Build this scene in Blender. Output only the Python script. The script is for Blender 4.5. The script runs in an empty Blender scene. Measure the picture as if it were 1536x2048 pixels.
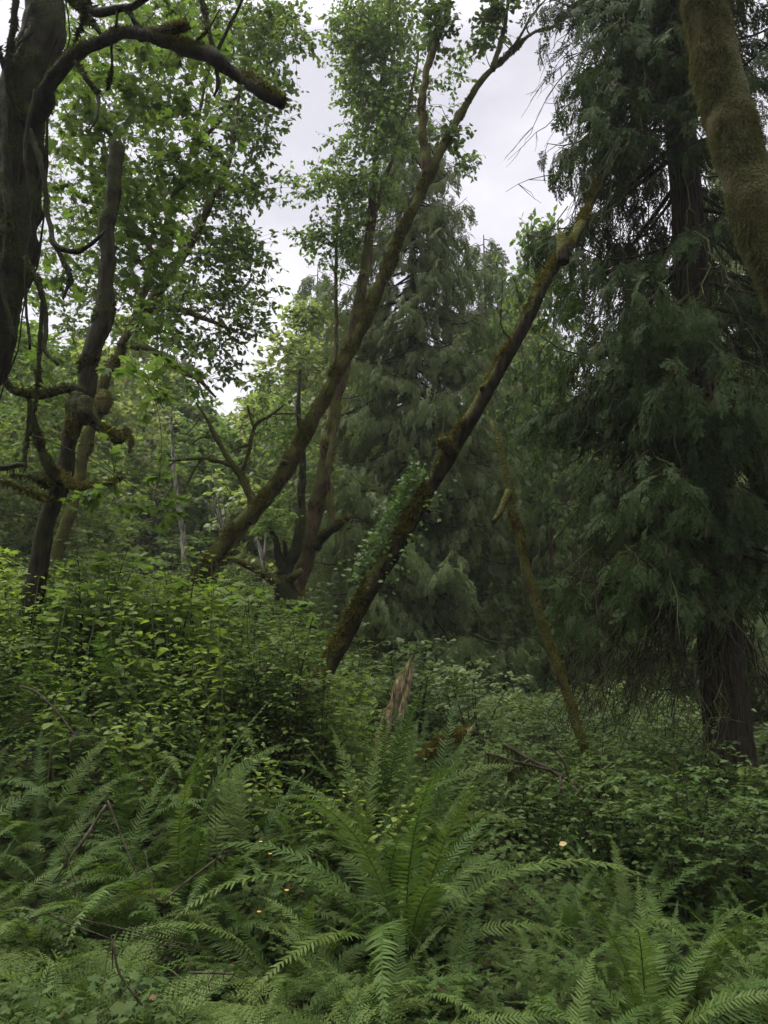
import bpy, math, numpy as np
from mathutils import Vector
rng = np.random.default_rng(11)
C = bpy.context.scene.collection
R = math.radians
ZEN, SUN_E, EXPO, HAZE = 38.0, 1.5, 1.68, .0009

# ------------------------------------------------------------------ camera geometry (photo pixels -> places)
FPX, TH, CZ = 1538.0, R(10.0), 1.62
cT, sT = math.cos(TH), math.sin(TH)
def P(px, py, y):
    xc, yc = (px - 768) / FPX, (1024 - py) / FPX
    d = np.array([xc, cT - yc * sT, sT + yc * cT]); k = y / d[1]
    return np.array([d[0] * k, y, CZ + d[2] * k])
def KD(py, y):
    return y / (cT - (1024 - py) / FPX * sT)

# ------------------------------------------------------------------ noise
_perm = np.random.default_rng(3).permutation(256)
_perm = np.concatenate([_perm, _perm, _perm])
_grad = np.random.default_rng(4).normal(size=(256, 3)); _grad /= np.linalg.norm(_grad, axis=1)[:, None]
def noise(p):
    p = np.asarray(p, float); i = np.floor(p).astype(int); f = p - i; i &= 255
    u = f * f * f * (f * (f * 6 - 15) + 10); out = 0
    for dx in (0, 1):
        for dy in (0, 1):
            for dz in (0, 1):
                h = _perm[_perm[_perm[i[:, 0] + dx] + i[:, 1] + dy] + i[:, 2] + dz]
                g = _grad[h]; w = (u[:, 0] if dx else 1 - u[:, 0]) * (u[:, 1] if dy else 1 - u[:, 1]) * (u[:, 2] if dz else 1 - u[:, 2])
                out = out + w * (g[:, 0] * (f[:, 0] - dx) + g[:, 1] * (f[:, 1] - dy) + g[:, 2] * (f[:, 2] - dz))
    return out * 1.6
def fbm(p, o=3):
    return sum(noise(np.asarray(p) * 2 ** k + 17.3 * k) / 2 ** k for k in range(o))
def sstep(a, b, x):
    t = np.clip((np.asarray(x, float) - a) / (b - a), 0, 1); return t * t * (3 - 2 * t)
def ground_z(x, y):
    x = np.asarray(x, float); y = np.asarray(y, float)
    L = 1 - sstep(-2.6, 0.9, x)
    z = 1.25 * L * sstep(3.2, 7.0, y) * (1 - 0.6 * sstep(10, 22, y))
    z = z - 0.25 * sstep(0.5, 3.0, x) * sstep(3, 7, y)
    z = z - 0.5 * sstep(8.5, 13, y) * sstep(-2.5, 0.5, x)
    q = np.stack([x * .35, y * .35, x * 0 + .5], -1).reshape(-1, 3)
    return z + 0.10 * fbm(q, 3).reshape(z.shape) * sstep(1.0, 4.0, np.hypot(x, y))
def gz(x, y): return float(ground_z(np.array([x]), np.array([y]))[0])

# ------------------------------------------------------------------ mesh collecting
class M:
    def __init__(s): s.V = []; s.F = []; s.n = 0
    def add(s, V, F):
        if len(V) == 0: return
        V = np.asarray(V, float)
        for f in (F if isinstance(F, list) else [F]):
            if len(f): s.F.append(np.asarray(f, np.int64) + s.n)
        s.V.append(V); s.n += len(V)
    def data(s, name, mat, origin=(0, 0, 0), smooth=False):
        me = bpy.data.meshes.new(name)
        V = np.concatenate(s.V) - np.asarray(origin, float)
        me.vertices.add(len(V)); me.vertices.foreach_set('co', V.astype(np.float32).ravel())
        L = np.concatenate([f.ravel() for f in s.F]); sz = np.concatenate([np.full(len(f), f.shape[1]) for f in s.F])
        me.loops.add(len(L)); me.loops.foreach_set('vertex_index', L.astype(np.int32))
        me.polygons.add(len(sz)); me.polygons.foreach_set('loop_start', (np.cumsum(sz) - sz).astype(np.int32))
        me.update(calc_edges=True)
        if smooth: me.polygons.foreach_set('use_smooth', np.ones(len(sz), bool))
        me.materials.append(mat); return me
    def build(s, name, mat, parent=None, smooth=False, origin=None):
        o0 = np.zeros(3)
        p = parent
        while p is not None: o0 = o0 + np.array(p.location); p = p.parent
        if origin is not None: o0 = np.asarray(origin, float)
        o = bpy.data.objects.new(name, s.data(name, mat, o0, smooth)); C.objects.link(o)
        if parent is not None: o.parent = parent
        elif origin is not None: o.location = origin
        return o
def tag(o, label, cat, group=None, kind=None):
    if label: o['label'] = label
    if cat: o['category'] = cat
    if group: o['group'] = group
    if kind: o['kind'] = kind
    return o
def thing(name, label, cat, loc, group=None):
    o = bpy.data.objects.new(name, None); C.objects.link(o); o.location = [float(v) for v in loc]; o.empty_display_size = .1
    return tag(o, label, cat, group)
def kids(o): return list(o.children)
_kid = {}
def clone(root, loc, rz=0.0, sc=1.0, label=None, group=None, tilt=(0, 0)):
    if root.name not in _kid: _kid[root.name] = kids(root)
    r = root.copy(); C.objects.link(r); r.location = [float(v) for v in loc]
    r.rotation_euler = (tilt[0], tilt[1], rz); r.scale = (sc, sc, sc) if np.isscalar(sc) else sc
    if label: r['label'] = label
    if group: r['group'] = group
    for ch in _kid[root.name]:
        c = ch.copy(); C.objects.link(c); c.parent = r
        if ch.name not in _kid: _kid[ch.name] = kids(ch)
        for g in _kid[ch.name]:
            d = g.copy(); C.objects.link(d); d.parent = c
    return r

# ------------------------------------------------------------------ tubes
def nrm(v):
    v = np.asarray(v, float); return v / np.maximum(np.linalg.norm(v, axis=-1, keepdims=True), 1e-9)
def curve(pts, rad, step):
    pts = np.asarray(pts, float); rad = np.asarray(rad, float)
    p = np.vstack([2 * pts[0] - pts[1], pts, 2 * pts[-1] - pts[-2]]); oP, oR = [], []
    for i in range(len(pts) - 1):
        a, b, c, d = p[i:i + 4]; n = max(2, int(np.linalg.norm(c - b) / step))
        t = np.arange(n)[:, None] / n
        oP.append(.5 * (2 * b + (c - a) * t + (2 * a - 5 * b + 4 * c - d) * t ** 2 + (3 * b - a - 3 * c + d) * t ** 3))
        oR.append((rad[i] + (rad[i + 1] - rad[i]) * t)[:, 0])
    return np.vstack(oP + [pts[-1:]]), np.concatenate(oR + [rad[-1:]])
def tube(mb, pts, rad, sides=8, bump=0.0, freq=4.0, ridges=0, broken=0.0, seed=0.0, cap=True, stretch=1.0):
    pts = np.asarray(pts, float); rad = np.asarray(rad, float); n = len(pts)
    T = nrm(np.gradient(pts, axis=0)); ref = np.array([0, 0, 1.]) if abs(T[0][2]) < .9 else np.array([0, 1., 0])
    U = np.zeros((n, 3)); u = nrm(np.cross(T[0], ref))
    for i in range(n):
        u = u - T[i] * (u @ T[i]); u = u / max(np.linalg.norm(u), 1e-9); U[i] = u
    Wv = np.cross(T, U); a = np.arange(sides) / sides * 2 * np.pi
    D = np.cos(a)[None, :, None] * U[:, None] + np.sin(a)[None, :, None] * Wv[:, None]
    r = np.repeat(rad[:, None], sides, 1)
    if bump:
        q = (pts[:, None] + D * rad[:, None, None])
        ax = (q * T[:, None]).sum(-1, keepdims=True) * T[:, None]
        q = (q - ax * (1 - 1 / stretch)) * freq + seed
        r = r * (1 + bump * fbm(q.reshape(-1, 3), 3).reshape(n, sides))
    if ridges:
        r = r * (1 + .07 * np.sin(a * ridges + 2.5 * np.sin(pts[:, 2:3] * .8 + seed)))
    V = pts[:, None] + D * r[..., None]
    if broken:
        rr = np.random.default_rng(int(seed * 97) + 5).random(sides)
        V[-1] += T[-1] * (rr ** 2 * broken)[:, None]; V[-2] += T[-2] * (rr ** 2 * broken * .3)[:, None]
    V = V.reshape(-1, 3); i = np.arange(n - 1)[:, None] * sides; j = np.arange(sides)[None]; k = (j + 1) % sides
    F = np.stack([i + j, i + k, i + sides + k, i + sides + j], -1).reshape(-1, 4); fs = [F]
    if cap:
        V = np.vstack([V, pts[-1] + T[-1] * (rad[-1] * .3 if not broken else -broken * .2), pts[0]]); e = (n - 1) * sides
        fs.append(np.stack([e + j[0], e + k[0], np.full(sides, n * sides)], -1)); fs.append(np.stack([k[0], j[0], np.full(sides, n * sides + 1)], -1))
    mb.add(V, fs)
    return V, F
def thin(mb, p0, p1, r0, r1, sag=0.0, n=4, sides=3, wig=0.0):
    t = np.linspace(0, 1, n + 1)[:, None]; p0 = np.asarray(p0, float); p1 = np.asarray(p1, float)
    pts = p0 + (p1 - p0) * t; pts[:, 2] += sag * np.sin(np.pi * t[:, 0])
    if wig: pts[1:-1] += rng.normal(size=(n - 1, 3)) * wig
    tube(mb, pts, np.linspace(r0, r1, n + 1), sides, cap=False)
    return pts

# ------------------------------------------------------------------ leaf shapes and scattering
def leafV(w=.28, fold=.06):
    return (np.array([[0, 0, 0], [w, .33, fold], [w * .82, .68, fold * .8], [0, 1, -.08], [-w * .82, .68, fold * .8], [-w, .33, fold]]), [np.array([[0, 1, 2, 3], [0, 3, 4, 5]])])
OVATE, BROAD, NARROW = leafV(.28), leafV(.36, .05), leafV(.16, .04)
DIAM = (np.array([[0, 0, 0], [.3, .45, .05], [0, 1, -.05], [-.3, .45, .05]]), [np.array([[0, 1, 2, 3]])])
def _maple():
    an = [200, 240, 272, 300, 322, 345, 370, 380, 408, 425, 450]; an = [180, 208, 232, 262, 290, 312, 335]
    out = [(0, 0)]
    for a, r in [(-128, .42), (-100, .30), (-72, .78), (-52, .48), (-38, .98), (-18, .62), (0, 1.12), (18, .62), (38, .98), (52, .48), (72, .78), (100, .30), (128, .42)]:
        out.append((.62 * r * math.sin(R(a)), .33 + .62 * r * math.cos(R(a))))
    v = np.array([(0, .33, .03)] + [(x, y, -.07 * (x * x * 4)) for x, y in out]); n = len(out)
    return v, [np.array([[0, 1 + i, 1 + (i + 1) % n] for i in range(n)])]
MAPLE = _maple()
def _tri():
    V, Fq = [], []
    for k, (a, l) in enumerate([(0, .62), (68, .55), (-68, .55)]):
        ca, sa = math.cos(R(a)), math.sin(R(a)); o = np.array([0, .4, 0])
        v = leafV(.33, .05)[0] * l
        v = np.stack([v[:, 0] * ca + v[:, 1] * sa, -v[:, 0] * sa + v[:, 1] * ca, v[:, 2]], -1) + o
        Fq.append(leafV()[1][0] + 6 * k); V.append(v)
    return np.vstack(V), Fq
TRI = _tri()
def _spray(npair, droop, seed, wid=.026):
    g = np.random.default_rng(seed); V, Fq = [], []; n = 0
    def q(a, d, l, w):
        nonlocal n
        s = np.array([d[1], -d[0], 0]); m = a + d * l * .45; e = a + d * l
        for p in (a - s * w * .3, m + s * w, e, m - s * w): V.append(p)
        Fq.append([n, n + 1, n + 2, n + 3]); n += 4
    q(np.zeros(3), np.array([0, 1., 0]), 1.0, .014)
    for i in range(npair):
        t = .06 + .90 * i / npair
        for sd in (-1, 1):
            an = R(30 + g.normal() * 7) * sd; l = (.42 * (1 - t) ** .7 + .08) * g.uniform(.65, 1.2)
            d = np.array([math.sin(an), math.cos(an), 0]); a = np.array([0, t + .03 * sd, 0]); q(a, d, l, wid * .62)
            if l > .15:
                for u in (.3, .6):
                    for s2 in (-1, 1):
                        d2 = np.array([math.sin(an + s2 * .5), math.cos(an + s2 * .5), 0]); q(a + d * l * u, d2, l * .40, wid * .5)
    V = np.array(V); V[:, 2] = -droop * V[:, 1] ** 2 - .5 * V[:, 0] ** 2 + g.normal(size=len(V)) * .012
    return V, [np.array(Fq)]
SPRAYS = [_spray(5, .35, 1, .044), _spray(6, .6, 2, .040), _spray(5, .2, 3, .046)]
SPRAYS_S = [_spray(4, .30, 4, .05), _spray(5, .5, 5, .05)]
def scatter(mb, tm, pos, axis, normal, size):
    tv, tf = tm; n = len(pos)
    if n == 0: return
    A = nrm(axis); N = normal - A * (normal * A).sum(-1, keepdims=True); N = nrm(N + 1e-6); X = np.cross(A, N)
    s = np.broadcast_to(np.asarray(size, float), (n,))[:, None, None]
    V = pos[:, None] + s * (tv[None, :, 0:1] * X[:, None] + tv[None, :, 1:2] * A[:, None] + tv[None, :, 2:3] * N[:, None])
    off = (np.arange(n) * len(tv))[:, None, None]
    mb.add(V.reshape(-1, 3), [(f[None] + off).reshape(-1, f.shape[1]) for f in tf])
def rnd(n): return rng.normal(size=(n, 3))
def ball(n):
    v = nrm(rnd(n)); return v * rng.random((n, 1)) ** (1 / 2.2)

# ------------------------------------------------------------------ materials
def nodes(name):
    m = bpy.data.materials.new(name); m.use_nodes = True; nt = m.node_tree; nt.nodes.clear()
    out = nt.nodes.new('ShaderNodeOutputMaterial'); return m, nt, out
def N_(nt, t, **kw):
    n = nt.nodes.new(t)
    for k, v in kw.items():
        if k in n.inputs: n.inputs[k].default_value = v
        else: setattr(n, k, v)
    return n
def col(c): return (c[0], c[1], c[2], 1)
def leaf_mat(name, c0, c1, trans=.35, rough=.5, spec=.35, dead=None, tcol=None):
    m, nt, out = nodes(name); lk = nt.links.new
    geo = N_(nt, 'ShaderNodeNewGeometry'); oi = N_(nt, 'ShaderNodeObjectInfo')
    mx = N_(nt, 'ShaderNodeMix', data_type='RGBA'); mx.inputs[6].default_value = col(c0); mx.inputs[7].default_value = col(c1)
    tc = N_(nt, 'ShaderNodeTexCoord'); nz = N_(nt, 'ShaderNodeTexNoise'); nz.inputs['Scale'].default_value = 1.3; nz.inputs['Detail'].default_value = 2
    lk(tc.outputs['Object'], nz.inputs['Vector'])
    ad = N_(nt, 'ShaderNodeMath', operation='MULTIPLY_ADD'); lk(geo.outputs['Random Per Island'], ad.inputs[0]); ad.inputs[1].default_value = .55
    mr = N_(nt, 'ShaderNodeMapRange'); lk(nz.outputs['Fac'], mr.inputs['Value']); mr.inputs['From Min'].default_value = .3; mr.inputs['From Max'].default_value = .7; mr.inputs['To Max'].default_value = .45
    lk(mr.outputs[0], ad.inputs[2]); lk(ad.outputs[0], mx.inputs[0])
    hs = N_(nt, 'ShaderNodeHueSaturation'); lk(mx.outputs[2], hs.inputs['Color'])
    m1 = N_(nt, 'ShaderNodeMapRange'); lk(oi.outputs['Random'], m1.inputs['Value']); m1.inputs['To Min'].default_value = .485; m1.inputs['To Max'].default_value = .515; lk(m1.outputs[0], hs.inputs['Hue'])
    m2 = N_(nt, 'ShaderNodeMapRange'); lk(oi.outputs['Random'], m2.inputs['Value']); m2.inputs['To Min'].default_value = 1.2; m2.inputs['To Max'].default_value = .8; lk(m2.outputs[0], hs.inputs['Value'])
    c = hs.outputs['Color']
    if dead is not None:
        gt = N_(nt, 'ShaderNodeMath', operation='GREATER_THAN'); lk(geo.outputs['Random Per Island'], gt.inputs[0]); gt.inputs[1].default_value = 1 - dead[0]
        md = N_(nt, 'ShaderNodeMix', data_type='RGBA'); lk(gt.outputs[0], md.inputs[0]); lk(c, md.inputs[6]); md.inputs[7].default_value = col(dead[1]); c = md.outputs[2]
    pb = N_(nt, 'ShaderNodeBsdfPrincipled', Roughness=rough); pb.inputs['Specular IOR Level'].default_value = spec; lk(c, pb.inputs['Base Color'])
    tb = N_(nt, 'ShaderNodeBsdfTranslucent'); t2 = N_(nt, 'ShaderNodeMix', data_type='RGBA', blend_type='MULTIPLY'); t2.inputs[0].default_value = 1
    lk(c, t2.inputs[6]); t2.inputs[7].default_value = col(tcol or (1.5, 1.6, .8)); lk(t2.outputs[2], tb.inputs['Color'])
    ms = N_(nt, 'ShaderNodeMixShader'); ms.inputs[0].default_value = trans; lk(pb.outputs[0], ms.inputs[1]); lk(tb.outputs[0], ms.inputs[2]); lk(ms.outputs[0], out.inputs[0])
    return m
def bark_mat(name, c0, c1, moss=None, cover=.5, scale=9, stretch=.2, up=.35, bump=.6, rough=.9):
    """bark in vertical streaks with moss patches; the moss favours upward sides, as it grows"""
    m, nt, out = nodes(name); lk = nt.links.new
    tc = N_(nt, 'ShaderNodeTexCoord'); mp = N_(nt, 'ShaderNodeMapping'); mp.inputs['Scale'].default_value = (1, 1, stretch); lk(tc.outputs['Object'], mp.inputs[0])
    n1 = N_(nt, 'ShaderNodeTexNoise'); n1.inputs['Scale'].default_value = scale * 3; n1.inputs['Detail'].default_value = 6; lk(mp.outputs[0], n1.inputs['Vector'])
    n2 = N_(nt, 'ShaderNodeTexNoise'); n2.inputs['Scale'].default_value = scale * .45; n2.inputs['Detail'].default_value = 5; lk(tc.outputs['Object'], n2.inputs['Vector'])
    r1 = N_(nt, 'ShaderNodeMapRange'); lk(n1.outputs['Fac'], r1.inputs[0]); r1.inputs[1].default_value = .35; r1.inputs[2].default_value = .65
    mx = N_(nt, 'ShaderNodeMix', data_type='RGBA'); mx.inputs[6].default_value = col(c0); mx.inputs[7].default_value = col(c1); lk(r1.outputs[0], mx.inputs[0]); c = mx.outputs[2]
    hgt = n1.outputs['Fac']
    if moss:
        ge = N_(nt, 'ShaderNodeNewGeometry'); sp = N_(nt, 'ShaderNodeSeparateXYZ'); lk(ge.outputs['Normal'], sp.inputs[0])
        a = N_(nt, 'ShaderNodeMath', operation='MULTIPLY_ADD'); lk(sp.outputs['Z'], a.inputs[0]); a.inputs[1].default_value = up; lk(n2.outputs['Fac'], a.inputs[2])
        r2 = N_(nt, 'ShaderNodeMapRange'); lk(a.outputs[0], r2.inputs[0]); th = .75 - .5 * cover; r2.inputs[1].default_value = th - .08; r2.inputs[2].default_value = th + .08
        n3 = N_(nt, 'ShaderNodeTexNoise'); n3.inputs['Scale'].default_value = 60; n3.inputs['Detail'].default_value = 4; lk(tc.outputs['Object'], n3.inputs['Vector'])
        r3 = N_(nt, 'ShaderNodeMapRange'); lk(n3.outputs['Fac'], r3.inputs[0]); r3.inputs[1].default_value = .3; r3.inputs[2].default_value = .7
        mm = N_(nt, 'ShaderNodeMix', data_type='RGBA'); mm.inputs[6].default_value = col(moss[0]); mm.inputs[7].default_value = col(moss[1]); lk(r3.outputs[0], mm.inputs[0])
        m3 = N_(nt, 'ShaderNodeMix', data_type='RGBA'); lk(r2.outputs[0], m3.inputs[0]); lk(c, m3.inputs[6]); lk(mm.outputs[2], m3.inputs[7]); c = m3.outputs[2]
        hm = N_(nt, 'ShaderNodeMix', data_type='FLOAT'); lk(r2.outputs[0], hm.inputs[0]); lk(n1.outputs['Fac'], hm.inputs[2]); lk(n3.outputs['Fac'], hm.inputs[3]); hgt = hm.outputs[0]
    bp = N_(nt, 'ShaderNodeBump'); bp.inputs['Strength'].default_value = bump; bp.inputs['Distance'].default_value = .03; lk(hgt, bp.inputs['Height'])
    pb = N_(nt, 'ShaderNodeBsdfPrincipled', Roughness=rough); pb.inputs['Specular IOR Level'].default_value = .1; lk(c, pb.inputs['Base Color']); lk(bp.outputs[0], pb.inputs['Normal']); lk(pb.outputs[0], out.inputs[0])
    return m
MOSS = ((.035, .042, .010), (.105, .105, .026))
MOSSD = ((.018, .026, .008), (.055, .065, .018))
MOSSM = ((.028, .034, .008), (.092, .092, .022))
MT = dict(
    bark_dark=bark_mat('dark_mossy_bark', (.004, .0035, .0025), (.016, .013, .009), ((.008, .011, .003), (.028, .034, .010)), .50, bump=1.0),
    bark_snag=bark_mat('snag_bark', (.005, .004, .003), (.030, .024, .016), ((.009, .012, .003), (.032, .038, .011)), .48, bump=1.0),
    bark_red=bark_mat('reddish_bark', (.014, .010, .006), (.080, .050, .030), MOSSM, .50, bump=1.0),
    bark_moss=bark_mat('moss_covered_bark', (.010, .007, .004), (.060, .040, .022), MOSSM, .72, up=.40, bump=1.0),
    bark_mossb=bark_mat('moss_topped_bark', (.006, .005, .003), (.030, .024, .015), MOSSM, .46, up=.6, bump=1.0),
    bark_near=bark_mat('thick_moss', (.022, .018, .007), (.065, .050, .022), ((.025, .028, .010), (.080, .078, .032)), .60, scale=5, up=.2, bump=1.0),
    bark_cedar=bark_mat('cedar_bark', (.010, .008, .006), (.046, .036, .027), MOSSD, .25, scale=16, stretch=.06, bump=1.0),
    bark_grey=bark_mat('grey_bark', (.06, .055, .05), (.30, .28, .25), MOSSD, .25),
    wood=bark_mat('rotten_wood', (.050, .034, .020), (.36, .28, .18), MOSSM, .25, scale=14, stretch=.12, bump=1.0),
    stick=bark_mat('dead_twig', (.015, .012, .008), (.055, .045, .032)),
    twig=bark_mat('dark_twig', (.012, .010, .007), (.045, .038, .026), MOSSD, .3),
    stem=leaf_mat('green_stem', (.05, .07, .02), (.09, .10, .03), 0.0),
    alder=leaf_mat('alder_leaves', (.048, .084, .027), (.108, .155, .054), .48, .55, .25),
    alder_d=leaf_mat('dark_alder_leaves', (.032, .060, .020), (.070, .110, .036), .35),  # darker leaf green of the forked leaning tree's crown
    maple=leaf_mat('maple_leaves', (.036, .070, .017), (.072, .114, .032), .5, .6, .2),
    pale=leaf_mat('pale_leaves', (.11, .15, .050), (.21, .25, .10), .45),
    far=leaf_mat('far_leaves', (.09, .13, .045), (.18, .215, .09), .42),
    cedar=leaf_mat('cedar_sprays', (.022, .040, .013), (.058, .084, .030), .28, .65, .08, dead=(.03, (.09, .06, .03))),
    cedar_m=leaf_mat('grey_green_cedar_sprays', (.066, .096, .038), (.138, .172, .074), .32, .65, .10, dead=(.04, (.10, .08, .045))),
    fern=leaf_mat('fern_fronds', (.022, .050, .010), (.068, .106, .025), .32, .58, .14, dead=(.012, (.12, .08, .03))),
    lady=leaf_mat('lady_fern', (.048, .088, .018), (.095, .135, .034), .4, .6, .15),
    huck=leaf_mat('fine_shrub_leaves', (.055, .095, .024), (.125, .165, .050), .38, .6, .2),
    blue=leaf_mat('bluish_shrub_leaves', (.075, .115, .046), (.150, .195, .090), .34, .6, .15),
    berry=leaf_mat('berry_leaves', (.046, .086, .024), (.10, .145, .046), .38, .6, .22),
    herb=leaf_mat('bank_leaves', (.072, .126, .022), (.16, .208, .050), .42, .6, .2),
    cover=leaf_mat('ground_cover', (.024, .048, .011), (.072, .102, .028), .28, .65, .12, dead=(.015, (.09, .06, .03))),
    ivy=leaf_mat('ivy_leaves', (.038, .082, .016), (.078, .140, .030), .35),
    moss=leaf_mat('moss_tufts', (.036, .038, .008), (.100, .090, .024), .25, .9, .05, tcol=(1.3, 1.2, .7)),
    moss_d=leaf_mat('dark_moss_tufts', (.013, .018, .005), (.042, .050, .013), .25, .9, .05, tcol=(1.3, 1.2, .7)),
    yellow=leaf_mat('yellow_leaf', (.20, .16, .05), (.26, .20, .07), .2),
    moss_n=leaf_mat('pale_moss_fur', (.048, .052, .022), (.115, .112, .050), .25, .9, .05, tcol=(1.3, 1.2, .7)),
    dead=leaf_mat('dead_fronds', (.030, .022, .012), (.085, .062, .034), .2, .8, .1),
    petal=leaf_mat('yellow_petal', (.48, .28, .02), (.52, .33, .04), .2),
)
def soil():
    m, nt, out = nodes('leaf_litter'); lk = nt.links.new; tc = N_(nt, 'ShaderNodeTexCoord')
    v = N_(nt, 'ShaderNodeTexVoronoi'); v.inputs['Scale'].default_value = 18; lk(tc.outputs['Object'], v.inputs['Vector'])
    n = N_(nt, 'ShaderNodeTexNoise'); n.inputs['Scale'].default_value = 4; n.inputs['Detail'].default_value = 8; lk(tc.outputs['Object'], n.inputs['Vector'])
    cr = N_(nt, 'ShaderNodeValToRGB'); lk(n.outputs['Fac'], cr.inputs[0])
    cr.color_ramp.elements[0].color = (.014, .010, .006, 1); cr.color_ramp.elements[0].position = .35; cr.color_ramp.elements[1].color = (.026, .024, .011, 1); cr.color_ramp.elements[1].position = .7
    mx = N_(nt, 'ShaderNodeMix', data_type='RGBA'); mx.inputs[0].default_value = .3; lk(cr.outputs[0], mx.inputs[6]); hs = N_(nt, 'ShaderNodeHueSaturation', Saturation=.25, Value=.02); lk(v.outputs['Color'], hs.inputs['Color']); lk(hs.outputs[0], mx.inputs[7])
    bp = N_(nt, 'ShaderNodeBump'); bp.inputs['Strength'].default_value = .8; bp.inputs['Distance'].default_value = .05; lk(n.outputs['Fac'], bp.inputs['Height'])
    pb = N_(nt, 'ShaderNodeBsdfPrincipled', Roughness=.95); lk(mx.outputs[2], pb.inputs['Base Color']); lk(bp.outputs[0], pb.inputs['Normal']); lk(pb.outputs[0], out.inputs[0]); return m

# ------------------------------------------------------------------ ground
def build_ground():
    t = np.linspace(-1, 1, 161); ax = np.sign(t) * (np.abs(t) ** 3.0) * 150
    X, Y = np.meshgrid(ax, ax + 6, indexing='ij'); Z = ground_z(X, Y); n = 161
    V = np.stack([X, Y, Z], -1).reshape(-1, 3); i = np.arange(n - 1)[:, None] * n + np.arange(n - 1)[None]
    mb = M(); mb.add(V, np.stack([i, i + n, i + n + 1, i + 1], -1).reshape(-1, 4))
    o = mb.build('ground', soil(), smooth=True); o['kind'] = 'structure'
build_ground()

# ------------------------------------------------------------------ moss tufts on a surface
def moss_on(V, F, n, length, up=0.3, cover=.5, hang=1.0, freq=2.5, seed=0.0, width=.25):
    tri = np.concatenate([F[:, [0, 1, 2]], F[:, [0, 2, 3]]]); a, b, c = V[tri[:, 0]], V[tri[:, 1]], V[tri[:, 2]]
    cr = np.cross(b - a, c - a); A = np.linalg.norm(cr, axis=1); k = rng.choice(len(tri), n, p=A / A.sum())
    u, v = rng.random((2, n, 1)); s = u + v > 1; u = np.where(s, 1 - u, u); v = np.where(s, 1 - v, v)
    p = a[k] + (b - a)[k] * u + (c - a)[k] * v; nn = nrm(cr[k])
    f = fbm(p * freq + seed, 3) + up * nn[:, 2]; keep = f > (.5 - cover) + rng.normal(size=n) * .1
    p, nn = p[keep], nn[keep]; n = len(p); f = f[keep]
    d = nrm(nn * .55 + np.array([0, 0, -hang]) * rng.uniform(.3, 1.0, (n, 1)) + rnd(n) * .35)
    l = length * rng.uniform(.3, 1.1, n) * (.45 + 1.9 * np.clip(f - (.5 - cover), 0, .8)); w = l * width
    sd = nrm(np.cross(d, rnd(n)))
    mb = M(); q = p - nn * .004
    mb.add(np.stack([q - sd * w[:, None], q + sd * w[:, None], q + d * l[:, None]], 1).reshape(-1, 3), np.arange(3 * n).reshape(-1, 3))
    return mb

# ------------------------------------------------------------------ pixel-sketched limbs
def limb_pts(spec):
    """(photo x, photo y, distance, width in photo pixels) -> world points and radii"""
    return [P(a, b, y) for a, b, y, w in spec], [w / 2 / FPX * KD(b, y) for a, b, y, w in spec]
def limb(name, spec, mat, parent, sides=12, step=.06, bump=.12, freq=5, broken=0.0, ridges=0, seed=0.0, moss=None, world=None, wob=.55):
    p, r = world if world else limb_pts(spec); p, r = curve(p, r, step); mb = M()
    if wob:
        p = np.array(p); q = np.stack([np.cumsum(np.r_[0, np.linalg.norm(np.diff(p, axis=0), axis=1)]), np.full(len(p), seed * 3.1), np.zeros(len(p))], -1)
        fr = .35 / max(float(np.mean(r)), .02); fade = np.minimum(1, np.arange(len(p)) / 6)[:, None]
        p = p + np.stack([noise(q * fr * .5 + k * 9.7) for k in range(3)], -1) * r[:, None] * wob * fade
        r = r * (1 + .30 * wob * noise(q * fr + 41) + .25 * np.maximum(0, noise(q * fr * .8 + 77) - .25))
    V, F = tube(mb, p, r, sides, bump, freq, ridges, broken, seed)
    o = mb.build(name, mat, parent, smooth=True)
    if moss:
        mm = dict(moss); mat2 = mm.pop('mat'); mb2 = moss_on(V, F, **mm)
        if mb2.n: mb2.build('moss', mat2, o)['kind'] = 'stuff'
    return o, p, r
def extend_down(spec, y2=None, extra=0.25):
    """carry a leaning trunk's line on down until it enters the ground"""
    p, r = limb_pts(spec); d = nrm(p[0] - p[1]); q = p[0].copy(); out = []
    for i in range(200):
        q = q + d * .1
        if q[2] < gz(q[0], q[1]) - extra: break
    return [q] + p, [r[0] * 1.25] + r

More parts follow.
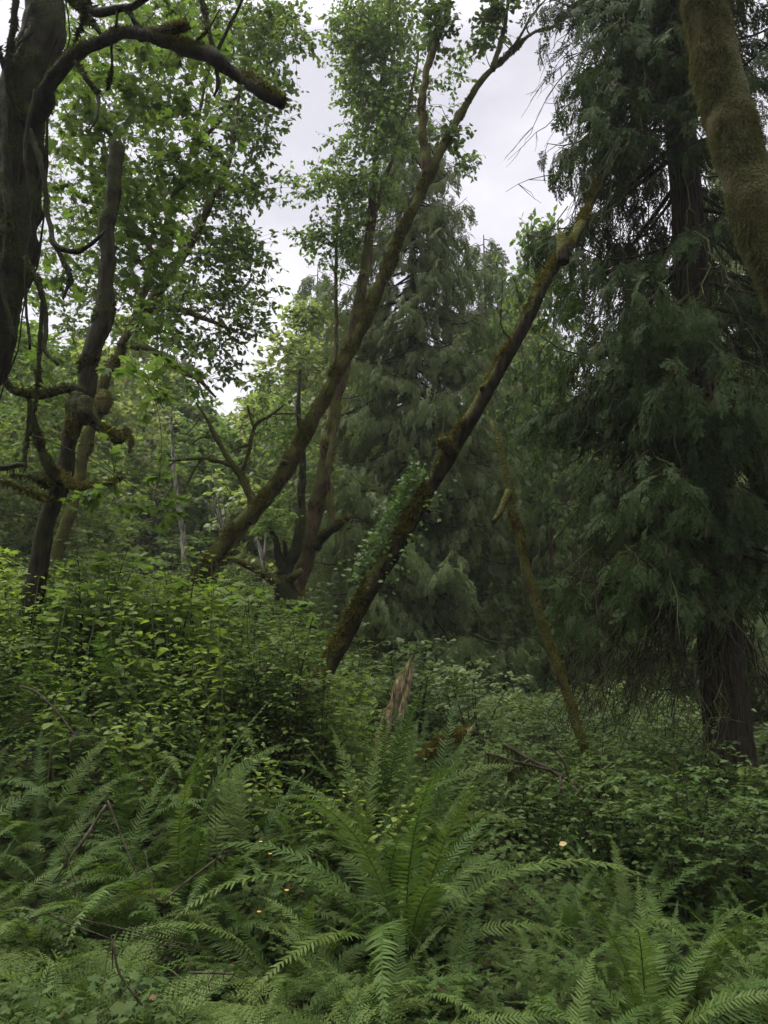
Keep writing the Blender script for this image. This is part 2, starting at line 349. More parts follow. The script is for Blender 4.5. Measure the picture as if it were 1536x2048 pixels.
# ------------------------------------------------------------------ crowns
def blobs(L):
    out = []
    for px, py, rx, ry, y, dy, n in L:
        b = ball(n)
        for v in b: out.append(P(px + rx * v[0], py + ry * v[1], y + dy * v[2]))
    return np.array(out)
def grow(skP, skR, cl, twigs, mb_leaf, tm, size, ntw=4, nl=7, tl=.45, droop=.25, rmax=.03, flat=.6, sides=4, twigr=.0035):
    """join leaf clusters to a skeleton by curved branches, nearest first, and hang leaves on twigs round each"""
    skP = np.array(skP); skR = np.array(skR); d0 = np.min(np.linalg.norm(cl[:, None] - skP[None], axis=2), axis=1); cl = cl[np.argsort(d0)]
    NP_, NR, pos, dirs = list(skP), list(skR), [], []
    arr = np.array(NP_); 
    for c in cl:
        dd = np.linalg.norm(arr - c, axis=1) + .25 * np.maximum(arr[:, 2] - c[2], 0); k = int(np.argmin(dd)); q = arr[k]; d = np.linalg.norm(c - q)
        if d > .05:
            m = (q + c) / 2 + np.array([0, 0, .10 * d]) + rng.normal(size=3) * d * .10; t = np.linspace(0, 1, 6)[:, None]
            pts = (1 - t) ** 2 * q + 2 * t * (1 - t) * m + t * t * c; r0 = min(NR[k] * .75, .006 + .014 * d, rmax)
            rr = np.linspace(max(r0, twigr), twigr, 6); tube(twigs, pts, rr, sides, cap=False)
            arr = np.vstack([arr, pts[2:]]); NR.extend(rr[2:])
        o = nrm(c - q + 1e-6)
        for _ in range(ntw):
            td = nrm(o * .7 + rng.normal(size=3) * np.array([.7, .7, .45])); e = c + td * tl * rng.uniform(.5, 1.2); 
            e = e - np.array([0, 0, droop * tl * .4])
            thin(twigs, c, e, twigr, twigr * .5, .03, 2)
            pos.append(c + (e - c) * rng.uniform(.1, 1.05, (nl, 1))); dirs.append(np.repeat(td[None], nl, 0))
    pos = np.vstack(pos); dirs = np.vstack(dirs); n = len(pos)
    ax = dirs * .5 + rnd(n) * np.array([.7, .7, .35]) - np.array([0, 0, droop]); no = np.array([0, 0, flat]) + rnd(n) * .45
    sz = size * rng.uniform(.6, 1.25, n); scatter(mb_leaf, tm, pos, ax, no, sz)

# ------------------------------------------------------------------ cedars
def cedar(root, base, H, rad, nb, zmin, seed, mat, tr, lean=(0, 0), spray=.32, dens=1.0, dead=0, tms=SPRAYS, side=None, prof=.8, sides=20, trunk_mat=None, open_az=None, gap=None):
    g = np.random.default_rng(seed); base = np.asarray(base, float)
    zs = np.linspace(-.3, H, 30); tp = np.stack([base[0] + lean[0] * zs, base[1] + lean[1] * zs, base[2] + zs], -1)
    rr = tr * (1 - zs / H * .93).clip(.04) * (1 + .40 * np.exp(-np.maximum(zs, 0) * 2.6)); mb = M(); p, r = curve(tp, rr, .12 if sides > 12 else .4)
    tube(mb, p, r, sides, .10, 5, 9 if sides > 12 else 0, seed=seed, stretch=4); mb.build('trunk', trunk_mat or MT['bark_cedar'], root, smooth=True)
    br, tw, fo = M(), M(), M(); pos, axs, nos, szs = [], [], [], []
    for b in range(nb):
        u = (b + g.random()) / nb; h = zmin + (H - zmin) * u ** 1.12
        az = b * 2.399 + g.normal() * .35
        if side is not None and g.random() < side[1]: az = side[0] + g.normal() * 1.0
        if open_az is not None and math.cos(az - open_az) > .55 and g.random() < .2: continue
        if float(noise(np.array([[math.cos(az) * 1.1 + seed, math.sin(az) * 1.1, h * .75]]))[0]) < -.55: continue
        if gap is not None and gap[0] < h < gap[1] and math.cos(az - gap[2]) > .72 and g.random() < .5: continue
        rel = (h - zmin) / (H - zmin)
        RR = rad * ((1 - rel) ** prof) * (.75 + .25 * min(1, rel * 5)) * g.uniform(.62, 1.12) + .12
        o = base + np.array([lean[0] * h, lean[1] * h, h]); hd = np.array([math.cos(az), math.sin(az), 0]); sd = np.array([-hd[1], hd[0], 0])
        s = np.linspace(0, 1, 9)[:, None]; dr = g.uniform(.30, .62); bend = g.normal() * .12
        pts = o + hd * RR * s + sd * RR * bend * s ** 2 + np.array([0, 0, 1]) * RR * (-dr * s - .12 * s * s + .40 * s ** 4)
        tube(br, pts, np.linspace(.010 + .011 * RR, .004, 9), 5, cap=False)
        nlat = int((6 + 7 * RR) * (1 if tms is SPRAYS else .8))
        for k in range(nlat):
            t = (.16 + .84 * (k + g.random()) / nlat); f = t * 8; i = min(int(f), 7); q = pts[i] + (pts[i + 1] - pts[i]) * (f - i)
            sg = 1 if k % 2 else -1; ll = (.42 * RR * (1 - t) ** .7 + .14) * g.uniform(.7, 1.2)
            ld = nrm(hd * .75 + sd * sg * g.uniform(.4, 1.1) + np.array([0, 0, -.35 - .3 * g.random()])); ns = max(2, int(ll / .07 * dens))
            e = q + ld * ll + np.array([0, 0, -.25 * ll]); thin(tw, q, e, .005, .002, .02, 2)
            tt = g.uniform(.1, 1.05, ns)[:, None]; pp = q + (e - q) * tt; pos.append(pp)
            axs.append(ld * .75 + hd * .2 + np.array([0, 0, -.80]) + g.normal(size=(ns, 3)) * .30); nos.append(hd * .4 + np.array([0, 0, .8]) + sd * sg * .5 + g.normal(size=(ns, 3)) * .5); szs.append(spray * g.uniform(.55, 1.2, ns))
    pos = np.vstack(pos); axs = np.vstack(axs); nos = np.vstack(nos); szs = np.concatenate(szs); w = g.integers(0, len(tms), len(pos))
    for i, tm in enumerate(tms): scatter(fo, tm, pos[w == i], axs[w == i], nos[w == i], szs[w == i])
    br.build('branch', MT['twig'], root, smooth=True)['kind'] = 'stuff'; tw.build('twig', MT['twig'], root)['kind'] = 'stuff'; fo.build('foliage', mat, root)
    if dead:
        dt = M()
        for b in range(dead):
            h = zmin * .78 + (H * .7 - zmin * .78) * g.random() ** 1.7; az = g.uniform(0, 6.28) if side is None or g.random() < .4 else side[0] + g.normal() * .9; rr_ = rad * .8 * g.uniform(.15, 1) * (1 - h / H) ** .5
            q = base + np.array([lean[0] * h + rr_ * math.cos(az), lean[1] * h + rr_ * math.sin(az), h - rr_ * .45])
            e = q + np.array([math.cos(az) * .35 + g.normal() * .2, math.sin(az) * .35 + g.normal() * .2, -g.uniform(.35, .95)]); m = thin(dt, q, e, .008, .002, 0, 5, wig=.03)
            for z in range(4):
                j = g.integers(1, 5); thin(dt, m[j], m[j] + g.normal(size=3) * np.array([.14, .14, .08]) - np.array([0, 0, .2]), .004, .0015, 0, 3, wig=.012)
        dt.build('dead_twig', MT['twig'], root)['kind'] = 'stuff'
    return len(pos)

# ================================================================== TREES
def moss(n, length, up=.3, cover=.5, hang=1.0, m='moss', width=.25, freq=2.5):
    return dict(mat=MT[m], n=n, length=length, up=up, cover=cover, hang=hang, width=width, freq=freq)
def base_of(pts): return np.array([pts[0][0], pts[0][1], gz(pts[0][0], pts[0][1])])

# --- A: leaning mossy tree that forks high up
specA = [(360,1200,10,33.4),(430,1110,10,31.2),(505,1025,10,29.7),(565,950,10,29.2),(610,870,10,27.6),(655,785,10,25.6),(725,650,10,23.9),(765,560,10,22.4),(802,468,10,20.9),(862,345,10,17.8),(898,270,10.05,15.7),(935,205,10.1,13.0),(965,160,10.15,11.4),(1003,122,10.2,9.4),(1060,70,10.3,6.2),(1090,58,10.35,5.3),(1112,50,10.4,4.1),(1133,25,10.4,2.6),(1160,-20,10.4,1.6)]
pA, rA = extend_down(specA)
tA = thing('leaning_tree', 'long moss-coated tree leaning over until it forks against the open sky', 'tree', base_of(pA))
_, cpA, crA = limb('trunk', None, MT['bark_moss'], tA, 18, .05, .16, 5, seed=1, wob=.25, moss=moss(90000, .030, .35, .80, 1.1), world=(pA, rA))
_, fpA, frA = limb('fork', [(856,352,10,22.1),(845,270,10,17.8),(846,185,10,16.1),(868,95,10.1,13.6),(893,25,10.1,11.0),(908,-60,10.2,7.6),(915,-160,10.2,4.2)], MT['bark_red'], tA, 10, .06, .18, 7, seed=2, moss=moss(4000, .03, .3, .5))
for sp in ([(985,140,10.15,12),(1000,90,10.2,10),(1012,40,10.2,8),(1018,-30,10.2,5)], [(1005,120,10.2,8),(1035,80,10.2,6),(1065,30,10.2,5),(1095,-5,10.2,3)], [(1105,55,10.4,7),(1122,25,10.4,5),(1128,-20,10.4,3)], [(1108,50,10.4,7),(1120,58,10.4,6),(1128,56,10.4,3)], [(1062,72,10.3,4),(1055,62,10.3,3),(1053,52,10.3,2)]):
    limb('branch', sp, MT['bark_red'], tA, 7, .05, .2, 9, seed=3)
tw, lf = M(), M()
cl = blobs([(880,35,30,44,10.1,.4,22),(868,80,20,24,10.1,.4,7),(985,50,26,34,10.2,.3,15),(1000,20,26,24,10.2,.3,8),(965,90,18,22,10.2,.3,7),(905,270,18,28,10,.3,8),(900,-90,80,70,10.2,.6,26),(1020,-80,60,60,10.2,.6,18)])
sk = [q for q, r in zip(list(fpA) + list(cpA[-60:]), list(frA) + list(crA[-60:]))]
grow(sk, list(frA) + list(crA[-60:]), cl, tw, lf, BROAD, .085, 4, 6, .26, .35)
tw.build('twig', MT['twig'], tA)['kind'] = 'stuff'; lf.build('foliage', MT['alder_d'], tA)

# --- B: leaning tree with a bare dark underside
specB = [(650,1345,6.6,36.0),(690,1270,6.6,35.6),(730,1195,6.5,34.2),(800,1080,6.4,33.3),(880,940,6.25,31.5),(960,805,6.1,29.2),(1040,665,6.0,27.0),(1092,560,5.95,25.2),(1150,470,6.15,20.7),(1185,395,6.7,15.3),(1215,300,7.3,12.6),(1240,200,7.7,10.8),(1262,100,7.9,10.7),(1280,-40,8.3,8.0),(1290,-200,8.6,4.0)]
pB, rB = extend_down(specB)
tB = thing('leaning_tree', 'straight dark leaning trunk with ivy on its lower half, running up into the biggest cedar', 'tree', base_of(pB))
_, cpB, crB = limb('trunk', None, MT['bark_mossb'], tB, 18, .05, .13, 5, seed=4, wob=.12, moss=moss(70000, .028, .9, .42, .8), world=(pB, rB))
limb('stub', [(1128,525,5.85,24),(1122,490,5.87,22),(1121,472,5.87,20)], MT['bark_mossb'], tB, 10, .03, .15, 8, broken=.04, seed=5)
limb('burl', [(905,905,6.2,30),(888,888,6.1,24),(878,878,6.05,12)], MT['bark_mossb'], tB, 10, .03, .2, 9, seed=6, moss=moss(1500, .03, .3, .5))
iv, ivs = M(), M()
pp, dd = [], []
for i in range(700):
    t = rng.beta(1.5, 1.3); q = P(735 + 130 * t, 1190 - 245 * t, 6.5 - .2 * t); rr = 25 / FPX * 6.5; off = nrm(np.array([-.80, -.35, .45])); q = q + off * (rr + abs(rng.normal()) * .055 * (1.3 - t)) + rng.normal(size=3) * .035
    if rng.random() < .10: q = q + np.array([.24, -.12, -.14])
    pp.append(q); dd.append(off + rng.normal(size=3) * .7)
pp = np.array(pp); dd = np.array(dd)
scatter(iv, BROAD, pp, dd + np.array([0, 0, -.3]), np.array([0, -.4, .8]) + rnd(len(pp)) * .4, .042 * rng.uniform(.6, 1.3, len(pp)))
iv.build('ivy', MT['ivy'], tB)

for tt_, cp_, cr_ in ((tA, cpA, crA), (tB, cpB, crB)):
    for i in range(16):
        k_ = int(len(cp_) * (.18 + .62 * i / 16 + .02 * rng.random())); ax_ = nrm(cp_[min(k_ + 1, len(cp_) - 1)] - cp_[k_ - 1]); d_ = nrm(np.cross(ax_, rng.normal(size=3))); r_ = cr_[k_]
        if i % 3 == 0: limb('knot', None, MT['bark_mossb'], tt_, 8, .02, .25, 14, seed=60 + i, broken=.02, world=([cp_[k_], cp_[k_] + d_ * r_ * 1.15, cp_[k_] + d_ * r_ * 1.35 + ax_ * .02], [r_ * .55, r_ * .42, r_ * .22]))
        else: limb('twig', None, MT['twig'], tt_, 5, .04, .1, 14, seed=60 + i, world=([cp_[k_] + d_ * r_ * .7, cp_[k_] + d_ * (r_ + .12) + ax_ * .05, cp_[k_] + d_ * (r_ + .3) + ax_ * .18 + rng.normal(size=3) * .06], [.009, .006, .002]))
# --- C: alder clump behind the first leaning tree
specC = [(592,1192,14,42.5),(606,1110,14,35.7),(620,1055,14,32.3),(650,920,14,28.1),(688,735,14,24.6),(720,600,14,22.1),(742,450,14,17.8),(752,300,14.1,12.8),(768,150,14.2,8.5),(782,0,14.2,6.0),(790,-150,14.2,3.4)]
pC, rC = extend_down(specC)
tC = thing('alder_tree', 'reddish alder with several stems crossing behind the forked leaning tree', 'tree', base_of(pC))
_, cpC, crC = limb('trunk', None, MT['bark_red'], tC, 12, .08, .10, 5, seed=7, moss=moss(9000, .05, .3, .5), world=(pC, rC))
_, l1, r1 = limb('broken_limb', [(628,1095,13.9,23.8),(655,1065,13.8,21.0),(676,1048,13.7,16.8),(692,1038,13.6,11.2)], MT['bark_dark'], tC, 10, .05, .2, 8, broken=.12, seed=8, moss=moss(2500, .05, .4, .5))
_, l2, r2 = limb('stem', [(663,1060,13.8,17),(662,1000,13.8,14),(656,940,13.8,11),(668,840,13.9,10),(672,700,14,9),(672,560,14,7),(674,420,14,5)], MT['bark_red'], tC, 8, .08, .15, 7, seed=9)
_, l3, r3 = limb('branch', [(742,450,14,12),(770,360,13.9,9),(800,270,13.8,7),(830,150,13.7,5),(838,90,13.7,3)], MT['bark_red'], tC, 6, .1, .15, 7, seed=10)
skC = list(cpC[len(cpC) // 2:]) + list(l2[len(l2) // 2:]) + list(l3); skR = list(crC[len(crC) // 2:]) + list(r2[len(r2) // 2:]) + list(r3)
tw, lf = M(), M()
cl = blobs([(745,60,72,80,14,1.0,120),(785,150,45,90,14,1.0,56),(705,110,36,60,14,.8,40),(760,250,60,70,14,.9,70),(735,190,50,60,14,.9,50),(795,30,30,60,14,.9,24),
            (690,370,60,45,14,.8,45),(625,372,48,22,14,.6,18),(690,450,55,55,14,.8,45),(630,480,40,30,14,.6,16),(680,520,30,30,14,.6,12),(760,380,40,50,14,.8,24),
            (905,130,34,40,13.8,.6,8),(850,210,50,60,13.8,.7,9),(925,325,30,16,13.6,.4,6),(800,290,40,40,13.8,.6,12),(680,300,22,30,14,.4,8),(760,-120,110,110,14,1.2,70),(670,55,14,30,14,.4,6)])
grow(skC, skR, cl, tw, lf, OVATE, .095, 4, 7, .42, .3, .03)
tw.build('twig', MT['twig'], tC)['kind'] = 'stuff'; lf.build('foliage', MT['alder'], tC)
# its old split neighbour stool
pS, rS = extend_down([(575,1185,13.4,44),(566,1160,13.4,34),(572,1130,13.4,28),(590,1100,13.4,22),(600,1050,13.4,18),(606,960,13.4,15),(604,900,13.4,12),(598,820,13.4,9),(600,740,13.5,6)])
tS = thing('forked_tree', 'small forked tree with a jagged stub and mossy side limb, by the alder foot', 'tree', base_of(pS))
_, spS, srS = limb('trunk', None, MT['bark_dark'], tS, 10, .06, .16, 6, seed=11, moss=moss(5000, .05, .4, .5), world=(pS, rS))
limb('stub', [(566,1140,13.4,20),(556,1105,13.35,15),(550,1080,13.3,13),(541,1062,13.3,9)], MT['bark_dark'], tS, 8, .04, .2, 9, broken=.1, seed=12)
limb('stub', [(574,1120,13.4,12),(572,1100,13.35,9),(568,1085,13.3,7)], MT['bark_dark'], tS, 8, .04, .2, 9, broken=.06, seed=13)
limb('limb', [(560,1166,13.35,22),(530,1152,13.2,17),(500,1136,13.1,15),(470,1120,13,13),(445,1112,13,9),(420,1096,13,5)], MT['bark_moss'], tS, 8, .05, .18, 8, seed=14, moss=moss(3000, .05, .5, .55))
limb('limb', [(572,1165,13.4,20),(592,1150,13.3,18),(606,1140,13.3,12)], MT['bark_moss'], tS, 8, .05, .18, 8, seed=15)
tw, lf = M(), M()
cl = blobs([(570,1010,50,50,13.9,.5,9),(590,880,50,80,14.4,.5,12),(550,850,60,60,13.9,.8,20),(580,935,30,12,11.0,.3,0),(550,1040,40,40,13.4,.6,18),(640,960,30,60,14.5,.4,4)])
grow(list(spS[len(spS)//2:]), list(srS[len(srS)//2:]), cl, tw, lf, OVATE, .10, 4, 7, .38, .2, .02)
tw.build('twig', MT['twig'], tS)['kind'] = 'stuff'; lf.build('foliage', MT['alder'], tS)

# --- D: little mossy dead tree with antler branches
pD, rD = extend_down([(400,1190,12.3,20),(470,1085,12.3,18),(502,1010,12.3,17),(490,965,12.3,16),(466,930,12.3,14),(440,892,12.3,11),(422,855,12.3,9),(405,825,12.3,6),(392,805,12.3,3)])
tD = thing('dead_tree', 'small mossy dead tree with bare antler-like branches under the white gap of sky', 'tree', base_of(pD))
limb('trunk', None, MT['bark_moss'], tD, 8, .05, .16, 8, seed=16, moss=moss(5000, .035, .5, .55), world=(pD, rD))
for sp in ([(468,932,12.3,10),(445,925,12.25,9),(415,917,12.2,8),(385,917,12.15,7),(350,921,12.1,5),(305,918,12.05,2)], [(480,952,12.3,9),(492,920,12.25,9),(503,880,12.2,8),(510,850,12.2,8),(540,830,12.1,6),(570,808,12,3)],
           [(509,858,12.2,7),(500,832,12.2,5),(495,812,12.2,3)], [(418,875,12.3,5),(400,876,12.2,4),(384,888,12.2,2)], [(404,916,12.2,5),(384,948,12.15,4),(366,985,12.1,3),(352,1010,12.1,2)],
           [(352,921,12.1,4),(335,935,12.05,3),(318,950,12,2)], [(500,890,12.2,5),(485,893,12.2,5),(460,905,12.15,2)], [(400,832,12.3,4),(390,850,12.25,3),(372,870,12.2,2)], [(545,828,12.1,4),(590,828,12,4),(605,840,11.9,3)], [(470,935,12.3,6),(482,925,12.4,6),(500,915,12.5,3)]):
    limb('branch', sp, MT['bark_moss'], tD, 6, .05, .2, 10, seed=17, moss=moss(500, .03, .5, .5))

# --- E: big dark maple trunk with the mossy arching limb
specE = [(-330,1500,5.2,93.6),(-170,1050,5.2,87.4),(-60,800,5.2,82.7),(-10,650,5.2,79.6),(30,400,5.2,78.0),(55,200,5.2,78.0),(85,0,5.2,74.9),(112,-220,5.2,65.5),(130,-500,5.3,46.8),(140,-900,5.4,28.1)]
pE, rE = extend_down(specE)
tE = thing('maple_tree', 'dark vine-wrapped maple trunk holding a thick mossy arching limb', 'tree', base_of(pE))
_, cpE, crE = limb('trunk', None, MT['bark_dark'], tE, 26, .05, .16, 6, ridges=7, seed=18, moss=moss(26000, .035, .2, .36, m='moss_d'), world=(pE, rE))
_, lpE, lrE = limb('limb', [(55,250,5.1,40.9),(105,165,4.95,29.6),(160,102,4.8,23.3),(215,76,4.7,21.8),(272,68,4.6,22.5),(330,76,4.5,26.8),(400,104,4.45,29.6),(440,124,4.4,31.7),(470,142,4.4,24.0),(500,160,4.35,26.8),(535,184,4.3,25.4),(566,208,4.3,21.2)], MT['bark_dark'], tE, 16, .03, .16, 10, broken=.02, seed=19, wob=.8, moss=moss(18000, .022, .9, .60, .5))
limb('broken_limb', [(280,70,4.6,24),(315,66,4.5,22),(345,58,4.45,18),(372,50,4.4,17)], MT['bark_dark'], tE, 10, .03, .2, 10, broken=.03, seed=20, moss=moss(1800, .02, .8, .55, .5))
thinE = [[(120,-60,4.9,16),(155,0,4.8,16),(195,24,4.7,18),(240,18,4.6,17),(285,2,4.5,12),(330,-40,4.5,8)], [(262,25,4.6,10),(272,50,4.6,10),(300,68,4.6,9)], [(395,-40,4.5,11),(408,20,4.5,11),(420,70,4.45,11),(432,120,4.45,11),(436,165,4.4,9),(428,192,4.4,5)],
         [(235,20,4.6,6),(232,55,4.6,5)], [(150,122,4.8,8),(172,158,4.7,9),(196,192,4.7,9),(192,238,4.6,6),(180,260,4.6,3)], [(60,260,5,12),(85,340,4.9,11),(98,440,4.85,10),(112,492,4.8,12),(150,502,4.8,11),(185,486,4.8,9),(208,462,4.8,5)],
         [(108,485,4.8,9),(128,525,4.8,11),(140,558,4.75,9),(126,598,4.7,5)], [(50,515,5,12),(80,575,4.9,12),(92,640,4.9,11),(90,700,4.85,9),(115,728,4.8,7)], [(100,-30,5,10),(170,30,4.9,9),(195,60,4.8,7),(215,80,4.8,5)], [(35,-30,4.9,14),(25,60,4.9,13),(15,160,4.9,12),(40,240,5,12)],
         [(-20,60,4.9,10),(10,140,4.9,9),(38,230,5,8)], [(118,160,4.9,6),(160,60,4.8,5),(180,-20,4.7,4)], [(0,340,4.95,12),(18,440,4.9,10),(5,560,4.9,9),(30,680,4.9,8)], [(70,180,4.95,8),(50,300,4.9,7),(65,420,4.9,6),(50,560,4.9,6),(60,700,4.9,5)], [(85,600,4.9,9),(80,700,4.9,9),(72,800,4.9,7),(60,870,4.9,5)], [(222,80,4.7,6),(224,140,4.7,5),(215,180,4.7,3)], [(245,15,4.6,7),(290,60,4.5,3)], [(430,110,4.4,8),(455,60,4.4,7),(480,10,4.4,6),(500,-40,4.4,4)], [(395,80,4.4,5),(415,60,4.4,5),(440,20,4.4,3)]]
skE, srE = list(cpE[-90:]), list(crE[-90:])
for sp in thinE:
    _, a, b = limb('branch', sp, MT['bark_dark'], tE, 7, .04, .22, 12, seed=21, moss=moss(700, .03, .5, .5, m='moss_d')); skE += list(a); srE += list(b)
vn = M()
for i in range(13):
    a = rng.uniform(-2.2, .9); h0 = rng.uniform(1.3, 4.5); n = 26; pts = []
    for k in range(n):
        j = int(np.clip((h0 + k * .13) / .05, 0, len(cpE) - 1)); a += rng.normal() * .11
        pts.append(cpE[j] + np.array([math.cos(a - .6), math.sin(a - .6), 0]) * (crE[j] * 1.14 + .006))
    tube(vn, np.array(pts), np.full(n, rng.uniform(.003, .009)), 5, cap=False)
vn.build('vine', MT['bark_dark'], tE, smooth=True)
tw, lf = M(), M()
cl = blobs([(300,200,110,70,7.4,.6,18),(170,250,80,80,7.6,.6,16),(330,330,120,70,7.6,.6,22),(200,400,110,80,7.8,.6,20),(120,560,70,80,7.6,.5,8),(300,560,110,80,7.8,.6,14),(330,730,60,40,7.0,.4,5),(290,470,80,60,7.8,.6,12),(100,720,80,60,7.7,.5,6),(230,960,50,30,6.2,.3,3),(310,985,40,30,6.2,.3,4),(350,60,140,50,7.6,.6,16),(60,860,50,50,7.4,.5,3),(200,-150,250,120,7,.9,30),(180,130,80,60,7.6,.6,14),(300,770,40,30,6.4,.3,3),(420,300,60,50,7.6,.5,5)])
grow(skE, srE, cl, tw, lf, MAPLE, .125, 3, 6, .42, .3, .022, 1.0, twigr=.003)
tw.build('twig', MT['twig'], tE)['kind'] = 'stuff'; lf.build('foliage', MT['maple'], tE)

# --- G: broken snag in front of the reddish leaning alder
specG = [(72,1160,6.8,40.0),(92,1060,6.8,36.8),(108,1000,6.8,35.2),(132,920,6.8,32.0),(150,840,6.8,33.6),(170,770,6.8,35.2),(192,680,6.8,36.0),(203,640,6.8,40.0),(208,600,6.8,32.0),(214,480,6.8,29.6),(225,380,6.8,28.0),(232,296,6.8,27.2)]
pG, rG = extend_down(specG)
tG = thing('snag', 'dead broken-topped trunk with mossy drooping limbs beside the vine-wrapped maple', 'dead tree', base_of(pG))
limb('trunk', None, MT['bark_snag'], tG, 20, .04, .17, 8, seed=22, broken=.09, moss=moss(16000, .03, .2, .38, m='moss_d'), world=(pG, rG))
for nm, sp, ms in [('limb', [(165,790,6.7,28),(140,778,6.6,18),(105,786,6.5,15),(60,792,6.4,14),(25,780,6.3,12),(5,755,6.3,10),(-30,720,6.2,8)], moss(3500, .035, .6, .5, m='moss_d')), ('limb', [(120,965,6.7,26),(98,930,6.6,20),(82,895,6.6,18),(68,850,6.5,14),(60,815,6.5,10),(50,780,6.4,8)], moss(3500, .03, .4, .6)),
                   ('limb', [(115,950,6.7,22),(140,966,6.5,16),(170,972,6.4,13),(205,968,6.3,11),(240,955,6.2,7)], moss(2600, .03, .6, .6)), ('stub', [(165,825,6.7,24),(192,845,6.6,22),(215,868,6.5,22),(235,880,6.45,20),(246,878,6.4,14)], moss(3500, .045, .5, .7)),
                   ('moss_clump', [(155,790,6.6,30),(150,815,6.55,34),(146,845,6.5,26),(143,865,6.5,10)], moss(3000, .06, .2, .8)), ('moss_clump', [(172,800,6.55,30),(168,830,6.5,32),(170,850,6.5,14)], moss(2600, .06, .2, .8)),
                   ('branch', [(60,800,6.4,8),(56,860,6.4,7),(50,915,6.4,8),(54,935,6.4,5)], moss(800, .04, .3, .6, m='moss_d')), ('branch', [(100,970,6.6,8),(60,955,6.4,6),(20,950,6.3,6)], moss(700, .05, .4, .6, m='moss_d')), ('branch', [(108,1000,6.6,7),(70,990,6.4,6),(25,970,6.3,6),(-20,955,6.3,5)], moss(900, .05, .4, .6))]:
    limb(nm, sp, MT['bark_snag'], tG, 10, .035, .2, 9, seed=23, moss=ms)
pq, rq = limb_pts([(-60,950,5.6,14),(-10,938,5.6,14),(25,934,5.6,13),(52,930,5.6,9)])
tq = thing('mossy_branch', 'fallen branch draped with hanging moss at the edge of the vine-wrapped maple', 'branch', base_of(pq))
o, q1, q2 = limb('bough', None, MT['bark_dark'], tq, 8, .04, .2, 9, seed=24, moss=moss(2500, .13, .0, .9, 3.0, 'moss_d', .07), world=([np.array([pq[0][0] - .1, pq[0][1], gz(pq[0][0], pq[0][1]) - .1])] + pq, [rq[0]] + rq))

# --- H: reddish alder leaning behind the snag, its crown fills the upper corner
specH = [(88,1180,11,30.9),(128,1060,11,25.9),(165,930,11,22.9),(205,780,11,20.4),(240,700,11,18.4),(275,620,11,15.4),(310,520,11,13.4),(350,400,11,10.5),(385,300,11,8.0),(408,180,11,6.0),(428,60,11,4.4),(440,-80,11,3.5),(450,-220,11,2.0)]
pH, rH = extend_down(specH)
tH = thing('alder_tree', 'reddish-barked alder leaning up behind the broken snag with a wide leafy crown', 'tree', base_of(pH))
_, a0, b0 = limb('trunk', None, MT['bark_moss'], tH, 14, .07, .12, 5, seed=25, moss=moss(9000, .05, .4, .45), world=(pH, rH)); skH, srH = list(a0[len(a0)//3:]), list(b0[len(b0)//3:])
for sp in ([(242,695,11,22),(300,612,10.9,19),(345,540,10.8,17),(390,470,10.7,15),(425,400,10.6,12),(456,335,10.5,9),(472,250,10.5,6),(480,150,10.5,4)], [(255,690,10.9,14),(310,702,10.7,13),(345,730,10.6,12),(385,752,10.5,10),(412,775,10.5,7),(432,795,10.5,4)], [(388,752,10.5,6),(400,775,10.5,5),(408,798,10.5,3)], [(280,612,10.9,14),(350,618,10.6,12),(420,640,10.4,9),(470,662,10.3,5)],
           [(312,515,11,12),(260,430,10.8,10),(220,330,10.6,8),(190,220,10.5,5)], [(385,300,11,9),(440,240,10.8,7),(500,160,10.7,5),(560,110,10.6,3)], [(205,790,10.9,30),(208,805,10.7,34),(206,825,10.6,20)], [(250,860,10.8,8),(262,880,10.6,8),(258,905,10.6,5)]):
    _, a, b = limb('limb', sp, MT['bark_red'], tH, 8, .06, .18, 7, seed=26, moss=moss(1500, .04, .5, .5)); skH += list(a); srH += list(b)
tw, lf = M(), M()
cl = blobs([(430,60,190,80,11,1.4,110),(300,60,150,90,11.5,1.4,50),(560,70,70,60,10.6,.7,34),(520,180,60,50,10.6,.7,26),(330,190,200,110,11.6,1.4,90),(490,260,60,60,10.7,.7,30),(420,370,100,60,11,1,44),(510,370,40,24,10.6,.5,9),(420,480,95,60,11,1,44),(490,520,48,50,10.7,.6,18),(300,400,150,130,11.8,1.2,70),(380,580,110,60,10.8,1,44),(490,620,55,45,10.5,.6,20),(200,560,150,150,12,1.2,70),(400,680,70,40,10.5,.7,18),(130,300,120,200,12,1.3,60),(330,650,80,50,11,.8,24),(440,740,40,22,10.5,.4,6),(420,-130,240,120,11,1.6,90),(100,780,120,100,12,1,40),(20,500,60,300,12,1.2,50),(170,100,130,110,12,1.2,36)])
grow(skH, srH, cl, tw, lf, OVATE, .092, 4, 7, .42, .3, .03)
tw.build('twig', MT['twig'], tH)['kind'] = 'stuff'; lf.build('foliage', MT['alder'], tH)

# --- N: near furry moss trunk
specN = [(1960,1500,3.9,127.0),(1770,1000,3.9,110.0),(1628,680,3.9,101.6),(1588,600,3.9,98.2),(1545,500,3.9,96.5),(1505,400,3.9,95.7),(1473,300,3.9,94.8),(1449,200,3.9,89.7),(1425,100,3.9,83.0),(1406,0,3.9,74.5),(1394,-120,3.95,69.4),(1380,-320,4,59.2),(1370,-600,4,46.6)]
pN, rN = extend_down(specN)
tN = thing('moss_trunk', 'thick olive-brown trunk furred all over with moss, leaning across the biggest cedar', 'tree', base_of(pN))
limb('trunk', None, MT['bark_near'], tN, 40, .025, .10, 5, seed=27, wob=.13, moss=moss(260000, .024, .05, .95, 1.9, 'moss_n', .08, 3.5), world=(pN, rN))

